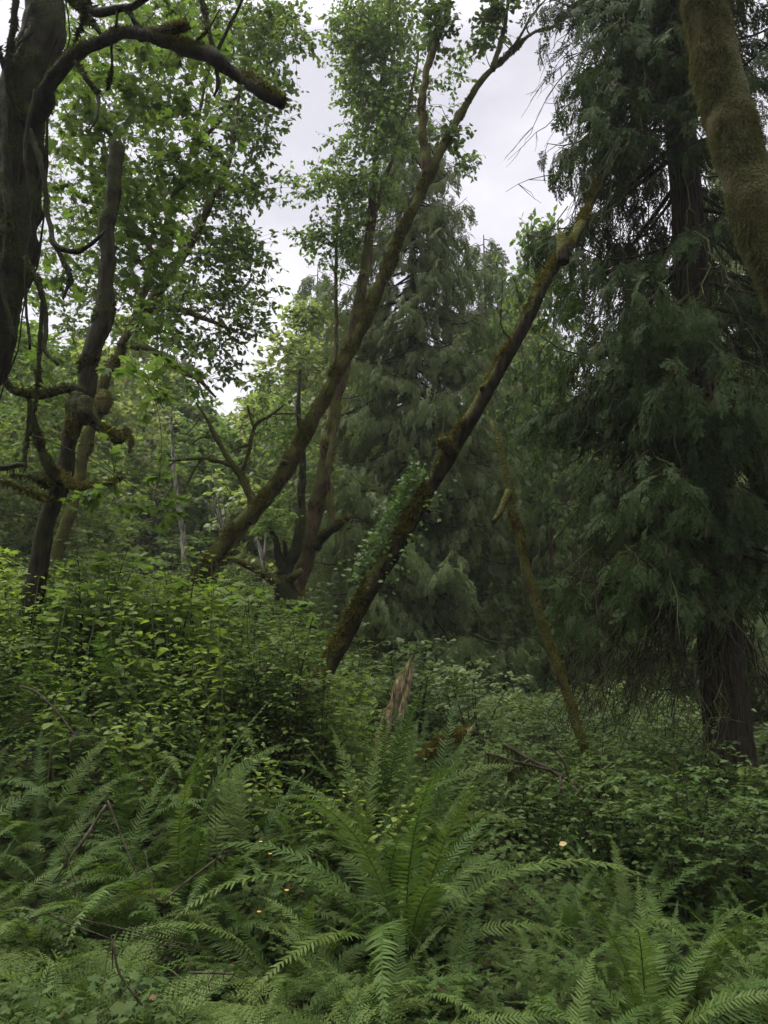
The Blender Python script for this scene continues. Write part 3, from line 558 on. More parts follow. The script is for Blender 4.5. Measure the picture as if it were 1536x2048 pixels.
# --- K: thin leaning mossy trunk, other way
pK, rK = extend_down([(1166,1490,6.5,19.2),(1130,1375,6.5,20.0),(1092,1270,6.5,20.0),(1052,1135,6.5,18.4),(1030,1040,6.5,19.2),(1020,990,6.5,17.6),(1002,900,6.5,12.8),(985,850,6.55,8.0)])
tK = thing('leaning_tree', 'thin mossy trunk leaning the opposite way, snapped off beside the grey-green cedar', 'dead tree', base_of(pK))
limb('trunk', None, MT['bark_moss'], tK, 10, .05, .14, 6, seed=28, wob=.2, broken=.1, moss=moss(6000, .04, .3, .5), world=(pK, rK))
limb('stub', [(1018,982,6.45,16),(1006,1008,6.4,13),(996,1030,6.35,12),(987,1044,6.35,9)], MT['bark_red'], tK, 8, .04, .2, 9, broken=.06, seed=29)

# --- stump, mossy log, fallen branch
pU, rU = extend_down([(778,1440,8.3,26.5),(788,1410,8.3,24.4),(798,1378,8.3,21.2),(808,1348,8.3,14.3),(818,1326,8.3,7.4)])
tU = thing('stump', 'splintered orange-brown rotten stump standing in the shrubs', 'stump', base_of(pU))
limb('rotten_wood', None, MT['wood'], tU, 16, .03, .35, 9, broken=.16, seed=30, world=(pU, rU))
limb('splinter', [(812,1400,8.25,11.2),(820,1360,8.25,8.0),(826,1322,8.25,3.2)], MT['wood'], tU, 6, .04, .3, 12, broken=.08, seed=31)
limb('splinter', [(800,1440,8.2,16),(806,1415,8.2,12),(808,1395,8.2,6)], MT['wood'], tU, 6, .04, .3, 12, broken=.08, seed=32)
pl, rl = limb_pts([(850,1510,6.4,14.0),(885,1488,6.5,22.4),(920,1468,6.6,23.8),(948,1460,6.7,18.2)])
tl_ = thing('log', 'moss-covered log end poking out of the shrubs with a pale splinter', 'log', base_of(pl))
limb('mossy_log', None, MT['bark_moss'], tl_, 12, .03, .2, 7, broken=.03, seed=33, moss=moss(4000, .04, .2, .8), world=(pl, rl))
limb('splinter', [(930,1470,6.6,9),(942,1458,6.6,7),(948,1450,6.6,3)], MT['wood'], tl_, 6, .03, .3, 12, seed=34)
pf, rf = limb_pts([(1165,1595,5.8,11),(1140,1560,5.8,9),(1110,1545,5.8,8),(1060,1518,5.9,7),(1005,1488,6.0,5)])
tf_ = thing('fallen_branch', 'bare fallen branch strung with hanging moss in front of the bluish shrubs', 'branch', base_of(pf))
limb('bough', None, MT['stick'], tf_, 7, .03, .2, 10, seed=35, world=([np.array([pf[0][0] + .06, pf[0][1], gz(pf[0][0], pf[0][1]) - .05])] + pf, [rf[0]] + rf), moss=moss(1500, .07, .3, 1.0, 3, 'moss_d', .05))
for sp in ([(1142,1562,5.8,7),(1130,1530,5.8,5),(1112,1505,5.8,4),(1085,1485,5.8,3)], [(1140,1560,5.8,7),(1155,1585,5.7,7),(1175,1605,5.6,3)], [(1060,1518,5.9,5),(1040,1530,5.8,4),(1015,1545,5.7,3)], [(1120,1550,5.8,6),(1122,1580,5.7,6),(1118,1625,5.7,3)], [(1100,1540,5.8,5),(1020,1520,5.8,4),(970,1505,5.9,3)]):
    limb('twig', sp, MT['stick'], tf_, 6, .03, .2, 10, seed=36, moss=moss(300, .09, .1, .7, 3, 'moss_d', .05))

# --- cedars
bx = (1428 - 768) / FPX * 7.15
tBig = thing('cedar_tree', 'largest dark cedar with drooping sprays, its straight trunk behind the furry moss trunk', 'tree', (bx, 7.1, gz(bx, 7.1)))
n1 = cedar(tBig, (bx, 7.1, gz(bx, 7.1)), 20, 1.85, 270, 2.7, 5, MT['cedar'], .205, (-.002, .0), .27, 1.0, 1000, side=(R(185), .4), prof=.85, sides=30, open_az=R(-94), gap=(5.2, 7.3, R(195)))
mx_ = P(825, 900, 17)[0]
tMid = thing('cedar_tree', 'grey-green cedar between the two leaning trunks, its sprays hanging to the shrubs', 'tree', (mx_, 17, gz(mx_, 17)))
n2 = cedar(tMid, (mx_, 17, gz(mx_, 17)), P(820, 215, 17)[2] - gz(mx_, 17), 3.15, 260, .8, 6, MT['cedar_m'], .19, (.004, 0), .36, .75, 160, tms=SPRAYS_S, prof=.5)
# --- conifer kind further back (one built, others copied)
tF = thing('conifer_tree', 'shaded conifer standing behind the grey-green cedar', 'tree', (0, 0, 0))
cedar(tF, (0, 0, 0), 11, 2.2, 100, .5, 9, MT['cedar_m'], .15, (0, 0), .50, .8, 30, SPRAYS_S, prof=.75, sides=9)
def put(root, px, y, ztop_px=None, H=11.0, rz=0.0, sc=None, label=None, group=None, first=False, wide=1.0):
    x = (px - 768) / FPX * KD(1200, y); z = gz(x, y) - .1
    if sc is None: sc = (P(px, ztop_px, y)[2] - z) / H
    if first: root.location = (x, y, z); root.rotation_euler[2] = rz; root.scale = (sc * wide, sc * wide, sc); return root
    return clone(root, (x, y, z), rz, (sc * wide, sc * wide, sc), label, group)
put(tF, 985, 22, 470, first=True, rz=1.0)
for px, y, tp, lb in [(1120,20,700,'bushy conifer in the gap between the thin leaning trunk and the biggest cedar'), (1330,17,860,'shaded conifer seen through the sky holes of the biggest cedar'), (1530,12.5,250,'shaded conifer past the furry moss trunk'), (625,31,535,'pointed conifer tip rising into the white gap of sky'), (1080,26,520,'slim conifer beyond the thin leaning trunk'), (1240,24,860,'low conifer deep behind the biggest cedar'), (735,24,560,'dark conifer beyond the alder stems'), (1420,22,780,'conifer hidden behind the trunk of the biggest cedar'), (330,36,700,'conifer deep behind the reddish alder crown'), (140,30,640,'conifer in the far wood past the broken snag'), (1600,19,480,'conifer at the far edge past the furry moss trunk')]:
    put(tF, px, y, tp, 11, rng.uniform(0, 6), None, lb, wide=1.15 if y < 14 else 1.0)

# --- broadleaf kinds further back
def small_tree(name, label, mat, H, crown, seed, leaf, ncl, tm=DIAM, group=None, r0=.10, nl=8):
    t = thing(name, label, 'tree', (0, 0, 0), group); g = np.random.default_rng(seed)
    zs = np.linspace(-.2, H * .9, 9); w = np.cumsum(g.normal(size=(9, 2)) * .10, axis=0); tp = np.stack([w[:, 0], w[:, 1], zs], -1); tr = r0 * (1 - zs / H).clip(.08)
    p, r = curve(tp, tr, .2); mb = M(); tube(mb, p, r, 8, .12, 5, seed=seed); mb.build('trunk', MT['bark_grey'] if seed % 2 else MT['bark_red'], t, smooth=True)
    pts = []
    while len(pts) < ncl:
        z = g.uniform(.12, 1.0); rr = crown * math.sin(math.pi * min(1, z ** .75 * .98)) ** .7 + .1; a = g.uniform(0, 6.283); rad = rr * math.sqrt(g.uniform(.05, 1)); q = np.array([rad * math.cos(a), rad * math.sin(a), z * H])
        if float(noise((q * .8 + seed)[None])[0]) > -.12: pts.append(q)
    tw, lf = M(), M(); grow(list(p[4:]), list(r[4:]), np.array(pts), tw, lf, tm, leaf, 4, nl, .5, .25, .035, twigr=.005)
    tw.build('twig', MT['twig'], t)['kind'] = 'stuff'; lf.build('foliage', mat, t); return t
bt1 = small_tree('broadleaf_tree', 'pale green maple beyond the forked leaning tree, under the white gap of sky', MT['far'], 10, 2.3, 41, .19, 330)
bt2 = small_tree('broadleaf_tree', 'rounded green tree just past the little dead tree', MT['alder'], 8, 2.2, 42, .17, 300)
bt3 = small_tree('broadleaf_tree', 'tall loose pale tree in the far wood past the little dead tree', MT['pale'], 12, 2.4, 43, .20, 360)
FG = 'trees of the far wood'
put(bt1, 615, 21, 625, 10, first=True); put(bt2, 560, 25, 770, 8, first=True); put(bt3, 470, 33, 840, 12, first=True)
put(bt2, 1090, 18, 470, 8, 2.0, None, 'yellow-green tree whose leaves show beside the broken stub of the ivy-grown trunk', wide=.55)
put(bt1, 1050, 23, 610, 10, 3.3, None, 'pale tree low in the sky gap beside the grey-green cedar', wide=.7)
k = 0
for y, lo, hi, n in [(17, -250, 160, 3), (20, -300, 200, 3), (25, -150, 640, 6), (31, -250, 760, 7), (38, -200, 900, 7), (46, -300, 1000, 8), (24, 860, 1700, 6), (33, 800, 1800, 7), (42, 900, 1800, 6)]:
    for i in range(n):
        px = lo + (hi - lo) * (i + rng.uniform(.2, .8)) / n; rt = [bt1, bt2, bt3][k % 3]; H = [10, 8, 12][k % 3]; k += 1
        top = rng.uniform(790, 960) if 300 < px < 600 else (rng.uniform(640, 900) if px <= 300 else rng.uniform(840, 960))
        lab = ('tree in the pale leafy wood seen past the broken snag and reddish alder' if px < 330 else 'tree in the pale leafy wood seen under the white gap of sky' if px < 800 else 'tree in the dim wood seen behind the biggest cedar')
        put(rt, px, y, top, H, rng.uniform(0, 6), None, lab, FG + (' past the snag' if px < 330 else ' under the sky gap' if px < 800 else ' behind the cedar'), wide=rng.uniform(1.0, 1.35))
# pale bare stems in the far wood
def snagp(label, specs, y):
    p0, r0 = extend_down(specs[0]); t = thing('bare_tree', label, 'dead tree', base_of(p0))
    limb('trunk', None, MT['bark_grey'], t, 7, .15, .15, 4, seed=40, world=(p0, r0))
    for s in specs[1:]: limb('branch', s, MT['bark_grey'], t, 5, .15, .2, 5, seed=41)
snagp('thin pale birch-like stem standing bare in the far wood', [[(374,1190,15,13),(368,1100,15,12),(362,1040,15,11),(352,980,15,9),(346,900,15,6),(342,820,15,4)]], 15)
snagp('cluster of bleached bare stems in the far wood beside the forked leaning tree', [[(455,1090,20,7),(440,1040,20,6),(428,1000,20,5),(415,960,20,3)], [(452,1080,20,5),(436,1000,20,4),(425,940,20,3)], [(455,1085,20,4),(450,1020,20,3),(432,960,20,2)], [(446,1060,20,4),(425,1020,20,3),(410,1000,20,2)]], 20)
snagp('pair of short bleached stems under the forked leaning tree', [[(526,1130,17,9),(520,1095,17,7),(512,1070,17,4)], [(527,1120,17,6),(531,1090,17,5),(530,1065,17,3)]], 17)

# ================================================================== UNDERGROWTH
def shrub(name, label, mat, H, spread, seed, leaf, tm, nst, nside, nleaf, layered=.9, group=None, cat='shrub', side_len=.35):
    t = thing(name, label, cat, (0, 0, 0), group); g = np.random.default_rng(seed); sb, lf = M(), M(); pos, ax, no, sz = [], [], [], []
    for s in range(nst):
        a = s * 2.4 + g.normal() * .4; h = H * g.uniform(.6, 1.0); rr = spread * g.uniform(.25, 1.0) * math.sqrt((s + .5) / nst); u = np.linspace(0, 1, 8)[:, None]
        hd = np.array([math.cos(a), math.sin(a), 0]); p = hd * .06 + hd * rr * u ** 1.6 + np.array([0, 0, h]) * (u * (1.15 - .15 * u)) + np.cumsum(g.normal(size=(8, 3)) * .012, axis=0); p[0, 2] = -.12
        tube(sb, p, np.linspace(.008 + .003 * H, .002, 8), 5, cap=False)
        for k in range(nside):
            f = g.uniform(.22, 1) ** .8 * 7; i = min(int(f), 6); q = p[i] + (p[i + 1] - p[i]) * (f - i); b = g.uniform(0, 6.283); l = side_len * g.uniform(.5, 1.2) * (1.2 - .5 * f / 7)
            d = nrm(np.array([math.cos(b), math.sin(b), g.normal() * .18 + .12])); e = q + d * l; thin(sb, q, e, .0035, .0015, .02, 2)
            x = g.uniform(.15, 1.05, nleaf); sd = np.cross(d, [0, 0, 1.]); sg = np.where(g.random(nleaf) < .5, -1, 1)[:, None]
            pos.append(q + (e - q) * x[:, None] + sd * sg * .01); ax.append(d * .6 + sd * sg * .9 + g.normal(size=(nleaf, 3)) * .25 + np.array([0, 0, -.12]))
            no.append(np.array([0, 0, layered]) + g.normal(size=(nleaf, 3)) * .28); sz.append(leaf * g.uniform(.6, 1.2, nleaf))
    scatter(lf, tm, np.vstack(pos), np.vstack(ax), np.vstack(no), np.concatenate(sz))
    sb.build('stem', MT['twig'] if cat == 'shrub' else MT['stem'], t); lf.build('foliage', mat, t); return t
def place(root, spots, labels, group, sc=(.8, 1.2), tilt=.08):
    first = True
    for i, (x, y) in enumerate(spots):
        s = rng.uniform(*sc); lb = labels if isinstance(labels, str) else labels(x, y)
        loc = (x, y, gz(x, y) - .02)
        if first:
            root.location = loc; root.scale = (s, s, s); root.rotation_euler[2] = rng.uniform(0, 6); root['label'] = lb
            if group: root['group'] = group
            first = False
        else: clone(root, loc, rng.uniform(0, 6.28), s, lb, group, (rng.normal() * tilt, rng.normal() * tilt))
def spots(n, x0, x1, y0, y1, dmin, test=None):
    out = []
    for _ in range(n * 60):
        x, y = rng.uniform(x0, x1), rng.uniform(y0, y1)
        if test and not test(x, y): continue
        if all((x - a) ** 2 + (y - b) ** 2 > dmin * dmin for a, b in out): out.append((x, y))
        if len(out) >= n: break
    return out
def clear(x, y): return not (y < 8.4 and .0 < x / y < .055) and not (4.7 < y < 6.8 and .05 < x / y < .13) and not (4.5 < y < 5.8 and .13 < x / y < .25)
# fine-leaved shrubs between the leaning trunks
h1 = shrub('shrub', 'x', MT['huck'], 1.55, .75, 51, .055, OVATE, 9, 20, 11, side_len=.42)
h2 = shrub('shrub', 'x', MT['blue'], 1.5, .8, 52, .075, TRI, 9, 18, 8, side_len=.42)
h3 = shrub('shrub', 'x', MT['berry'], 1.45, .7, 53, .088, TRI, 9, 16, 8, side_len=.40)
h4 = shrub('shrub', 'x', MT['herb'], 1.35, .65, 54, .12, MAPLE, 8, 11, 6, side_len=.34)
place(h1, spots(20, -3.6, .1, 7.6, 10.0, .75, clear), 'fine-leaved green shrub in the thicket around the feet of the two leaning trunks', 'shrubs at the feet of the leaning trunks', (.6, .95))
for x_, y_ in ((-.78, 5.9), (-.52, 5.85), (-.98, 6.1)): clone(h1, (x_, y_, gz(x_, y_)), rng.uniform(0, 6), .85, 'fine-leaved shrub hiding the foot of the ivy-grown leaning trunk', 'shrubs hiding the ivy-grown foot')
h1b = clone(h1, (0, 0, 0)); place(h1b, spots(16, -6.5, .5, 10.4, 13.5, .95), 'fine-leaved shrub in the thicket behind the forked leaning tree', 'shrubs behind the forked leaning tree', (.9, 1.3))
place(h2, spots(26, .1, 4.2, 8.7, 12.5, .72), 'bluish-green shrub in the mass round the orange-brown stump', 'bluish shrubs round the stump', (.8, 1.15))
place(h3, spots(27, 1.5, 4.6, 4.7, 8.4, .52, lambda x, y: (abs(x - bx) > .35 or y > 7.4) and clear(x, y)), 'broad-leaved berry shrub at the foot of the biggest cedar', 'berry shrubs at the foot of the cedar', (.55, .85))
h3b = clone(h3, (0, 0, 0)); place(h3b, spots(12, .4, 2.2, 5.6, 8.2, .6, clear), 'low berry shrub between the tall fern and the fallen mossy branch', 'low berry shrubs near the fallen branch', (.5, .75))
place(h4, spots(16, -4.8, -1.4, 6.4, 8.8, .62), 'lobed-leaved shrub on the leafy bank below the broken snag', 'lobed-leaved shrubs on the bank', (.75, 1.1))
h2b = clone(h2, (0, 0, 0)); place(h2b, spots(18, -3, 9, 13, 19, 1.2), 'dim shrub deep under the grey-green cedar', 'dim shrubs under the far trees', (1, 1.5))
h1c = clone(h1, (0, 0, 0)); place(h1c, spots(24, -14, -2, 13.5, 24, 1.5), 'pale shrub in the far wood past the broken snag', 'pale shrubs of the far wood', (1.2, 2.0))
# tall leafy herbs on the bank
def herb(seed, H=.95, leaf=.085, nst=7):
    t = thing('leafy_plant', 'x', 'plant', (0, 0, 0)); g = np.random.default_rng(seed); sb, lf = M(), M(); pos, ax, no, sz = [], [], [], []
    for s in range(nst):
        a = g.uniform(0, 6.28); b = np.array([math.cos(a), math.sin(a), 0]) * g.uniform(.02, .22); h = H * g.uniform(.6, 1.1); ln = np.array([g.normal() * .12, g.normal() * .12, 1.]); u = np.linspace(0, 1, 6)[:, None]
        p = b + ln * h * u; p[0, 2] = -.05; tube(sb, p, np.linspace(.005, .002, 6), 5, cap=False); nw = int(h / .085)
        for k in range(1, nw + 1):
            f = .12 + .88 * k / nw; q = b + ln * h * f; aa = k * 1.57 + g.normal() * .3
            for z in range(2):
                d = np.array([math.cos(aa + z * 3.14), math.sin(aa + z * 3.14), .12 + g.normal() * .2]); pos.append(q + d * .02); ax.append(d - np.array([0, 0, .25])); no.append(np.array([0, 0, 1]) + g.normal(size=3) * .25); sz.append(leaf * g.uniform(.6, 1.1) * (1.1 - .5 * f ** 3))
    scatter(lf, BROAD, np.array(pos), np.array(ax), np.array(no), np.array(sz)); sb.build('stem', MT['stem'], t); lf.build('foliage', MT['herb'], t); return t
hb1, hb2 = herb(61), herb(62, .7, .11, 5)
place(hb1, spots(50, -4.2, -.2, 5.8, 7.8, .32), 'tall bright herb with paired leaves, in the stand on the bank below the leaning trunks', 'tall herbs on the bank', (.85, 1.4))
place(hb2, spots(13, -2.2, .6, 4.8, 6.4, .34), 'broad-leaved herb among the ferns on the slope of the bank', 'broad-leaved herbs among the bank ferns', (.6, 1.0))
# ------------------------------------------------------------------ ferns
def frond(L, e0, e1, npair, plen, seed, side=0.0, lacy=False):
    g = np.random.default_rng(seed); n = 26; e = R(e0) + (R(e1) - R(e0)) * np.linspace(0, 1, n) ** 1.15; st = L / (n - 1)
    az = side * np.linspace(0, 1, n) ** 2; d = np.stack([np.cos(e) * np.sin(az), np.cos(e) * np.cos(az), np.sin(e)], -1); p = np.vstack([np.zeros(3), np.cumsum(d[:-1] * st, axis=0)])
    mb = M(); tube(mb, p, np.linspace(.0042, .0010, n), 4, cap=False); start = .16; V, Q, T3 = [], [], []; nv = 0
    for k in range(npair):
        t = start + (1 - start) * (k + .5) / npair; f = t * (n - 1); i = min(int(f), n - 2); q = p[i] + (p[i + 1] - p[i]) * (f - i); T = nrm(d[i]); S0 = nrm(np.cross(T, [0, 0, 1.]) + 1e-6); Nn = np.cross(S0, T)
        tt = (t - start) / (1 - start); prof = min(1, (.55 + tt * 3.2)) * (1 - tt ** 2.2) ** .9 + .04
        for sg in (-1, 1):
            l = plen * prof * g.uniform(.72, 1.12) * (.35 if g.random() < .05 else 1); sw = R(14 + 26 * tt) + g.normal() * .07; dd = nrm(S0 * sg * math.cos(sw) + T * math.sin(sw) + Nn * (.10 + g.normal() * .10)); w = min(.26 * l + .002, plen * .076); tw_ = nrm(T + Nn * (.25 * sg * 0 + g.normal() * .15)); cv = -Nn * l * (.16 + .1 * g.random()) + T * l * .10
            if lacy:
                m = 6
                for z in range(m):
                    zz = (z + .6) / m
                    for s2 in (-1, 1):
                        b = q + dd * l * zz + cv * zz ** 2; dl = nrm(tw_ * s2 + dd * .7); ll = l * .37 * (1 - zz * .7); V += [b - dd * .004, b + dd * .006 + dl * ll * .5, b + dl * ll, b - dd * .004 + dl * ll * .45]; Q.append([nv, nv + 1, nv + 2, nv + 3]); nv += 4
                continue
            for u, ww in ((0, .55), (.12, 1.0), (.55, .80), (.85, .42)):
                b = q + dd * l * u + cv * u * u; V += [b - tw_ * w * ww, b + tw_ * w * ww]
            V.append(q + dd * l + cv); o = nv
            Q += [[o, o + 1, o + 3, o + 2], [o + 2, o + 3, o + 5, o + 4], [o + 4, o + 5, o + 7, o + 6]]; T3.append([o + 6, o + 7, o + 8]); nv += 9
    mb.add(np.array(V), [np.array(Q)] + ([np.array(T3)] if T3 else [])); return mb
FR = []
for i, (e0, e1, sd) in enumerate([(82, 10, .15), (78, -15, -.2), (70, -30, .3), (62, -45, -.3), (84, 35, .1), (55, -35, .15), (74, -5, -.1)]):
    FR.append((e0, frond(1.0, e0, e1, 46, .080, 70 + i, sd).data('frond', MT['fern'])))
DF = [frond(.8, e0, e1, 34, .07, 190 + i, sd).data('frond', MT['dead']) for i, (e0, e1, sd) in enumerate([(38, -50, .5), (20, -35, -.6)])]
LF = [frond(1.0, e0, e1, 24, .17, 90 + i, sd, True).data('frond', MT['lady']) for i, (e0, e1, sd) in enumerate([(75, -20, .2), (65, -40, -.25), (58, -30, .1)])]
def fern(x, y, label, group, n, L, meshes, rz=0.0, az=None, seed=0):
    g = np.random.default_rng(seed); t = thing('fern' if meshes is LF else 'sword_fern', label, 'fern', (x, y, gz(x, y) - .02), group)
    for i in range(n):
        a = (az[i] if az is not None and i < len(az) else i * 2.399 + g.normal() * .25) + rz; me = meshes[g.integers(0, len(meshes))]
        if isinstance(me, tuple): me = me[1]
        if isinstance(meshes[0], tuple) and i >= n - 1: me = DF[i % 2]
        o = bpy.data.objects.new('frond', me); C.objects.link(o); o.parent = t; s = L * g.uniform(.72, 1.1); o.scale = (s, s, s); o.rotation_euler = (R(g.normal() * 7), R(g.normal() * 12), a - math.pi / 2); o.location = (.04 * math.cos(a), .04 * math.sin(a), 0)
    return t
# a few singled-out ferns of the front
fern(.10, 4.15, 'tallest sword fern, upright fronds fanning from the middle of the fern bed', None, 26, 1.35, FR, seed=1)
fern(1.05, 3.35, 'sword fern with long pale arching fronds beside the tallest fern, bending toward the cedar foot', None, 18, 1.0, FR, seed=2)
fern(.55, 2.75, 'low sword fern spreading in front of the tallest fern', None, 15, .75, FR, seed=3)
fern(-.42, 3.75, 'slender sword fern drooping over the yellow-flowered ground cover', None, 14, .85, FR, seed=4)
fern(-.10, 5.0, 'big sword fern just behind the tallest fern, against the stump', None, 18, 1.1, FR, seed=5)
fern(-1.05, 3.1, 'lacy pale fern arching over the ground cover', None, 11, .85, LF, seed=6)
fern(-1.45, 3.5, 'lacy fern with one long flat frond reaching over the lobed leaves', None, 12, .95, LF, seed=8)
fern(-.62, 2.75, 'small lacy fern low among the lobed leaves', None, 9, .65, LF, seed=7)
# kinds of ferns to copy
fA = fern(0, 0, 'x', None, 17, 1.0, FR, seed=11); fB = fern(0, 0, 'x', None, 15, .95, FR, seed=12); fC = fern(0, 0, 'x', None, 15, 1.15, FR, seed=13); fL = fern(0, 0, 'x', None, 10, .85, LF, seed=14)
done = [(.1, 4.15), (1.05, 3.35), (.55, 2.75), (-.42, 3.75), (-.1, 5), (-1.05, 3.1)]
def free(dm): return lambda x, y: all((x - a) ** 2 + (y - b) ** 2 > dm * dm for a, b in done)
s1 = spots(46, -.1, 2.7, 2.4, 5.8, .36, lambda x, y: free(.42)(x, y) and clear(x, y))
place(fA, s1[::2], 'sword fern in the dark fern bed between the tallest fern and the biggest cedar', 'sword ferns of the dark fern bed', (.5, .9)); place(fB, s1[1::2], 'sword fern in the dark fern bed between the tallest fern and the biggest cedar', 'sword ferns of the dark fern bed', (.5, .9))
s2 = spots(60, -3.4, .3, 3.9, 7.0, .36, free(.4))
place(fC, s2[::2], 'sword fern sprawling down the slope of the leafy bank', 'sword ferns on the slope of the bank', (.7, 1.05)); fB2 = clone(fB, (0, 0, 0)); place(fB2, s2[1::2], 'sword fern sprawling down the slope of the leafy bank', 'sword ferns on the slope of the bank', (.7, 1.05))
place(fL, spots(28, -2.4, -.2, 2.3, 4.6, .32, free(.32)), 'lacy fern scattered through the ground cover below the bank', 'lacy ferns in the ground cover', (.55, .9))
fA2 = clone(fA, (0, 0, 0)); place(fA2, spots(12, .3, 3.2, 5.6, 8.0, .6, clear), 'half-hidden sword fern behind the fern bed, among the berry shrubs', 'half-hidden ferns among the berry shrubs', (.6, .9))
# ------------------------------------------------------------------ ground cover (uncountable small herbs)
def cover(name, n, x0, x1, y0, y1, tms, size, mat, hmax=.30, thin_front=.0, hole=-.35):
    x = rng.uniform(x0, x1, n); y = rng.uniform(y0, y1, n); cl = fbm(np.stack([x * 1.5, y * 1.5, x * 0], -1), 2); k = (cl > hole + rng.normal(size=n) * .2) & ~((x > -.05) & (y < 5.0) & (rng.random(n) < thin_front)); x, y, cl = x[k], y[k], cl[k]; n = len(x)
    h = rng.uniform(.02, 1, n) ** 1.2 * hmax * (.6 + cl.clip(-.4, .6)); z = ground_z(x, y) + h; p = np.stack([x, y, z], -1); a = rng.uniform(0, 6.28, n); mb = M(); w = rng.integers(0, len(tms), n)
    ax = np.stack([np.cos(a), np.sin(a), rng.normal(size=n) * .25 - .1], -1); no = np.array([0, -.15, 1]) + rnd(n) * .3
    for i, tm in enumerate(tms): scatter(mb, tm, p[w == i], ax[w == i], no[w == i], size * rng.uniform(.5, 1.3, (w == i).sum()))
    o = mb.build(name, mat); tag(o, None, None, None, 'stuff'); o['label'] = 'leafy herb ground cover over the forest floor'
cover('ground_cover', 30000, -5, 5, 2.2, 9, [TRI, BROAD, TRI], .058, MT['cover'])
cover('ground_cover', 14000, -.3, 2.8, 2.2, 5.4, [TRI, OVATE, TRI], .045, MT['cover'], .22, hole=-2)
cover('ground_cover', 16000, -2.6, .4, 3.0, 5.4, [TRI, MAPLE, TRI], .055, MT['cover'], .36)
cover('undergrowth', 40000, -5.5, .3, 5.0, 9, [BROAD, OVATE, TRI], .043, MT['herb'], .9)
cover('undergrowth', 16000, .3, 5, 4.9, 9.5, [OVATE, TRI, OVATE], .048, MT['huck'], .75)
cover('undergrowth', 14000, -12, 12, 9, 24, [BROAD, TRI], .16, MT['huck'], .6)
# small singles: yellow flowers, the fallen yellow leaf, dead twigs
def flower(px, py, y, label):
    p = P(px, py, y); t = thing('yellow_flower', label, 'flower', (p[0], p[1], gz(p[0], p[1]))); st, pe = M(), M()
    thin(st, (p[0], p[1], gz(p[0], p[1]) - .02), p, .002, .0015, 0, 4, 4, .008); a = np.arange(5) / 5 * 6.283; d = np.stack([np.cos(a), np.sin(a), a * 0 + .35], -1); scatter(pe, BROAD, np.repeat(p[None], 5, 0), d, np.tile([0, -.5, 1.], (5, 1)), .012); st.build('stem', MT['stem'], t); pe.build('petal', MT['petal'], t)
for px, py, y, lb in [(521, 1684, 4.4, 'yellow flower above the ground cover, topmost of its patch'), (400, 1691, 4.4, 'lone yellow flower at the foot of the bank ferns'), (573, 1781, 4.0, 'yellow flower beside the slender drooping fern'), (518, 1824, 3.8, 'yellow flower lowest in the ground cover patch'), (540, 1708, 4.4, 'small yellow flower just under the topmost one')]: flower(px, py, y, lb)
q = P(1118, 1690, 3.9); yl = M(); scatter(yl, BROAD, q[None], np.array([[1, .1, .25]]), np.array([[-.2, -.6, .8]]), .042); tag(yl.build('fallen_leaf', MT['yellow'], origin=q), 'single yellow leaf caught on the fern bed fronds', 'leaf')
def stick(spec, label, r=1.0):
    p, rr = limb_pts(spec); t = thing('dead_stick', label, 'stick', tuple(p[0])); limb('stem', None, MT['stick'], t, 6, .04, .15, 12, seed=50, world=(p, rr))
    for k in range(3):
        j = rng.integers(0, len(p)); limb('twig', None, MT['stick'], t, 5, .04, .1, 12, seed=51, world=([p[j], p[j] + rng.normal(size=3) * .08, p[j] + rng.normal(size=3) * .16], [.0025, .002, .001]))
stick([(40,1372,4.6,4),(75,1385,4.5,4),(120,1430,4.4,3),(150,1470,4.3,2)], 'pale bare stick lying over the bank ferns')
stick([(212,1610,4.1,6),(180,1660,4.0,6),(140,1715,3.9,5),(105,1765,3.9,3)], 'dark slanting stick among the sprawling ferns')
stick([(215,1600,4.2,4),(250,1690,4.1,4),(290,1780,4.0,3),(330,1810,3.9,2)], 'thin pale stem crossing the ground cover')
stick([(430,1720,3.9,4),(370,1765,3.8,4),(315,1800,3.8,4),(290,1700,3.9,2)], 'thin forked stem above the ground cover')
stick([(380,1945,3.0,5),(430,1946,3.0,5),(470,1948,3.0,3)], 'short dead stem lying by the small lacy fern')
stick([(225,1880,3.0,5),(240,1950,3.0,5),(285,2010,3.0,4)], 'brown dead stem bent under the lacy pale fern')

# ------------------------------------------------------------------ thin haze volume, added to lift the dark distance
def haze():
    m, nt, out = nodes('added_haze'); pv = N_(nt, 'ShaderNodeVolumePrincipled'); pv.inputs['Color'].default_value = (.80, .84, .80, 1); pv.inputs['Density'].default_value = HAZE; pv.inputs['Anisotropy'].default_value = .2; nt.links.new(pv.outputs[0], out.inputs['Volume'])
    x, y0, y1, z0, z1 = 152, -146, 158, -4, 28; V = np.array([[sx * x, y, z] for sx in (-1, 1) for y in (y0, y1) for z in (z0, z1)]); F = np.array([[0, 1, 3, 2], [4, 6, 7, 5], [0, 4, 5, 1], [2, 3, 7, 6], [0, 2, 6, 4], [1, 5, 7, 3]])
    mb = M(); mb.add(V, F); o = mb.build('haze', m); o['kind'] = 'stuff'; o['label'] = 'thin added haze lifting the far trees'
if HAZE: haze()

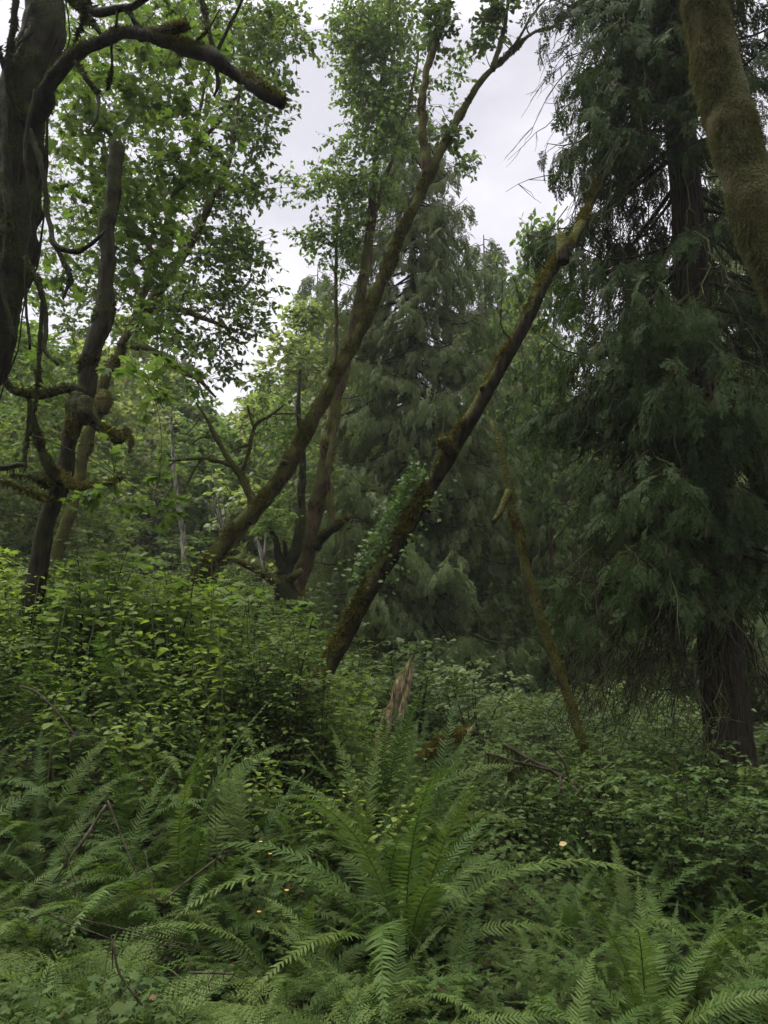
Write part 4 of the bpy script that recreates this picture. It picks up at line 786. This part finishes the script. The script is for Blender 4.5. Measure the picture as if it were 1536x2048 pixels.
# ================================================================== LIGHT, SKY, CAMERA
SUN_EL, SUN_AZ = R(60), R(-70)      # azimuth from +Y toward +X
w = bpy.data.worlds.new('World'); bpy.context.scene.world = w; w.use_nodes = True; nt = w.node_tree; nt.nodes.clear(); lk = nt.links.new
out = nt.nodes.new('ShaderNodeOutputWorld'); bg = nt.nodes.new('ShaderNodeBackground'); bg.inputs['Strength'].default_value = .1
sk = nt.nodes.new('ShaderNodeTexSky'); sk.sky_type = 'NISHITA'; sk.sun_disc = False; sk.sun_elevation = SUN_EL; sk.sun_rotation = SUN_AZ
hs = nt.nodes.new('ShaderNodeHueSaturation'); hs.inputs['Saturation'].default_value = .25; lk(sk.outputs[0], hs.inputs['Color'])
tc = nt.nodes.new('ShaderNodeTexCoord'); mp = nt.nodes.new('ShaderNodeMapping'); mp.inputs['Scale'].default_value = (1, 1, 2.2); lk(tc.outputs['Generated'], mp.inputs[0])
nz = nt.nodes.new('ShaderNodeTexNoise'); nz.inputs['Scale'].default_value = 3.2; nz.inputs['Detail'].default_value = 6; nz.inputs['Roughness'].default_value = .5; lk(mp.outputs[0], nz.inputs['Vector'])
cr = nt.nodes.new('ShaderNodeValToRGB'); lk(nz.outputs['Fac'], cr.inputs[0]); cr.color_ramp.elements[0].position = .36; cr.color_ramp.elements[0].color = (.47, .46, .52, 1); cr.color_ramp.elements[1].position = .64; cr.color_ramp.elements[1].color = (.72, .695, .745, 1)
sx = nt.nodes.new('ShaderNodeSeparateXYZ'); lk(tc.outputs['Generated'], sx.inputs[0]); mr = nt.nodes.new('ShaderNodeMapRange'); lk(sx.outputs['Z'], mr.inputs[0]); mr.inputs[1].default_value = .66; mr.inputs[2].default_value = 1.0; mr.inputs[3].default_value = 4.8; mr.inputs[4].default_value = ZEN
gm = nt.nodes.new('ShaderNodeMix'); gm.data_type = 'RGBA'; g2 = nt.nodes.new('ShaderNodeMapRange'); lk(sx.outputs['Z'], g2.inputs[0]); g2.inputs[1].default_value = .66; g2.inputs[2].default_value = .9; lk(g2.outputs[0], gm.inputs[0]); lk(cr.outputs[0], gm.inputs[6]); gm.inputs[7].default_value = (.62, .60, .545, 1)
vm = nt.nodes.new('ShaderNodeVectorMath'); vm.operation = 'SCALE'; lk(gm.outputs[2], vm.inputs[0]); lk(mr.outputs[0], vm.inputs['Scale'])
mx = nt.nodes.new('ShaderNodeMix'); mx.data_type = 'RGBA'; mx.inputs[0].default_value = .12; lk(vm.outputs[0], mx.inputs[6]); lk(hs.outputs[0], mx.inputs[7]); lk(mx.outputs[2], bg.inputs['Color']); lk(bg.outputs[0], out.inputs[0])
sd = bpy.data.lights.new('sun', 'SUN'); sd.energy = SUN_E; sd.angle = R(25); sd.color = (1.0, .97, .92); so = bpy.data.objects.new('sun', sd); C.objects.link(so)
sdir = Vector((math.cos(SUN_EL) * math.sin(SUN_AZ), math.cos(SUN_EL) * math.cos(SUN_AZ), math.sin(SUN_EL))); so.rotation_euler = sdir.to_track_quat('Z', 'Y').to_euler(); so.location = (-6, 8, 25)
cd = bpy.data.cameras.new('camera'); cam = bpy.data.objects.new('camera', cd); C.objects.link(cam); cam.location = (0, 0, CZ); cam.rotation_euler = (R(90) + TH, 0, 0)
cd.sensor_fit = 'VERTICAL'; cd.sensor_height = 24; cd.lens = 24 * FPX / 2048; cd.clip_end = 1000; cd.clip_start = .02
sc = bpy.context.scene; sc.camera = cam; sc.render.engine = 'CYCLES'
vs = sc.view_settings; vs.view_transform = 'Standard'; vs.look = 'None'; vs.gamma = 1; vs.exposure = EXPO; vs.use_curve_mapping = False
cy = sc.cycles; cy.max_bounces = 6; cy.diffuse_bounces = 3; cy.glossy_bounces = 2; cy.transmission_bounces = 4; cy.transparent_max_bounces = 4; cy.sample_clamp_indirect = 4; cy.caustics_reflective = False; cy.caustics_refractive = False
cy.use_adaptive_sampling = True; cy.adaptive_threshold = .015; cy.use_denoising = True
for o_ in (h1b, h1c): pass
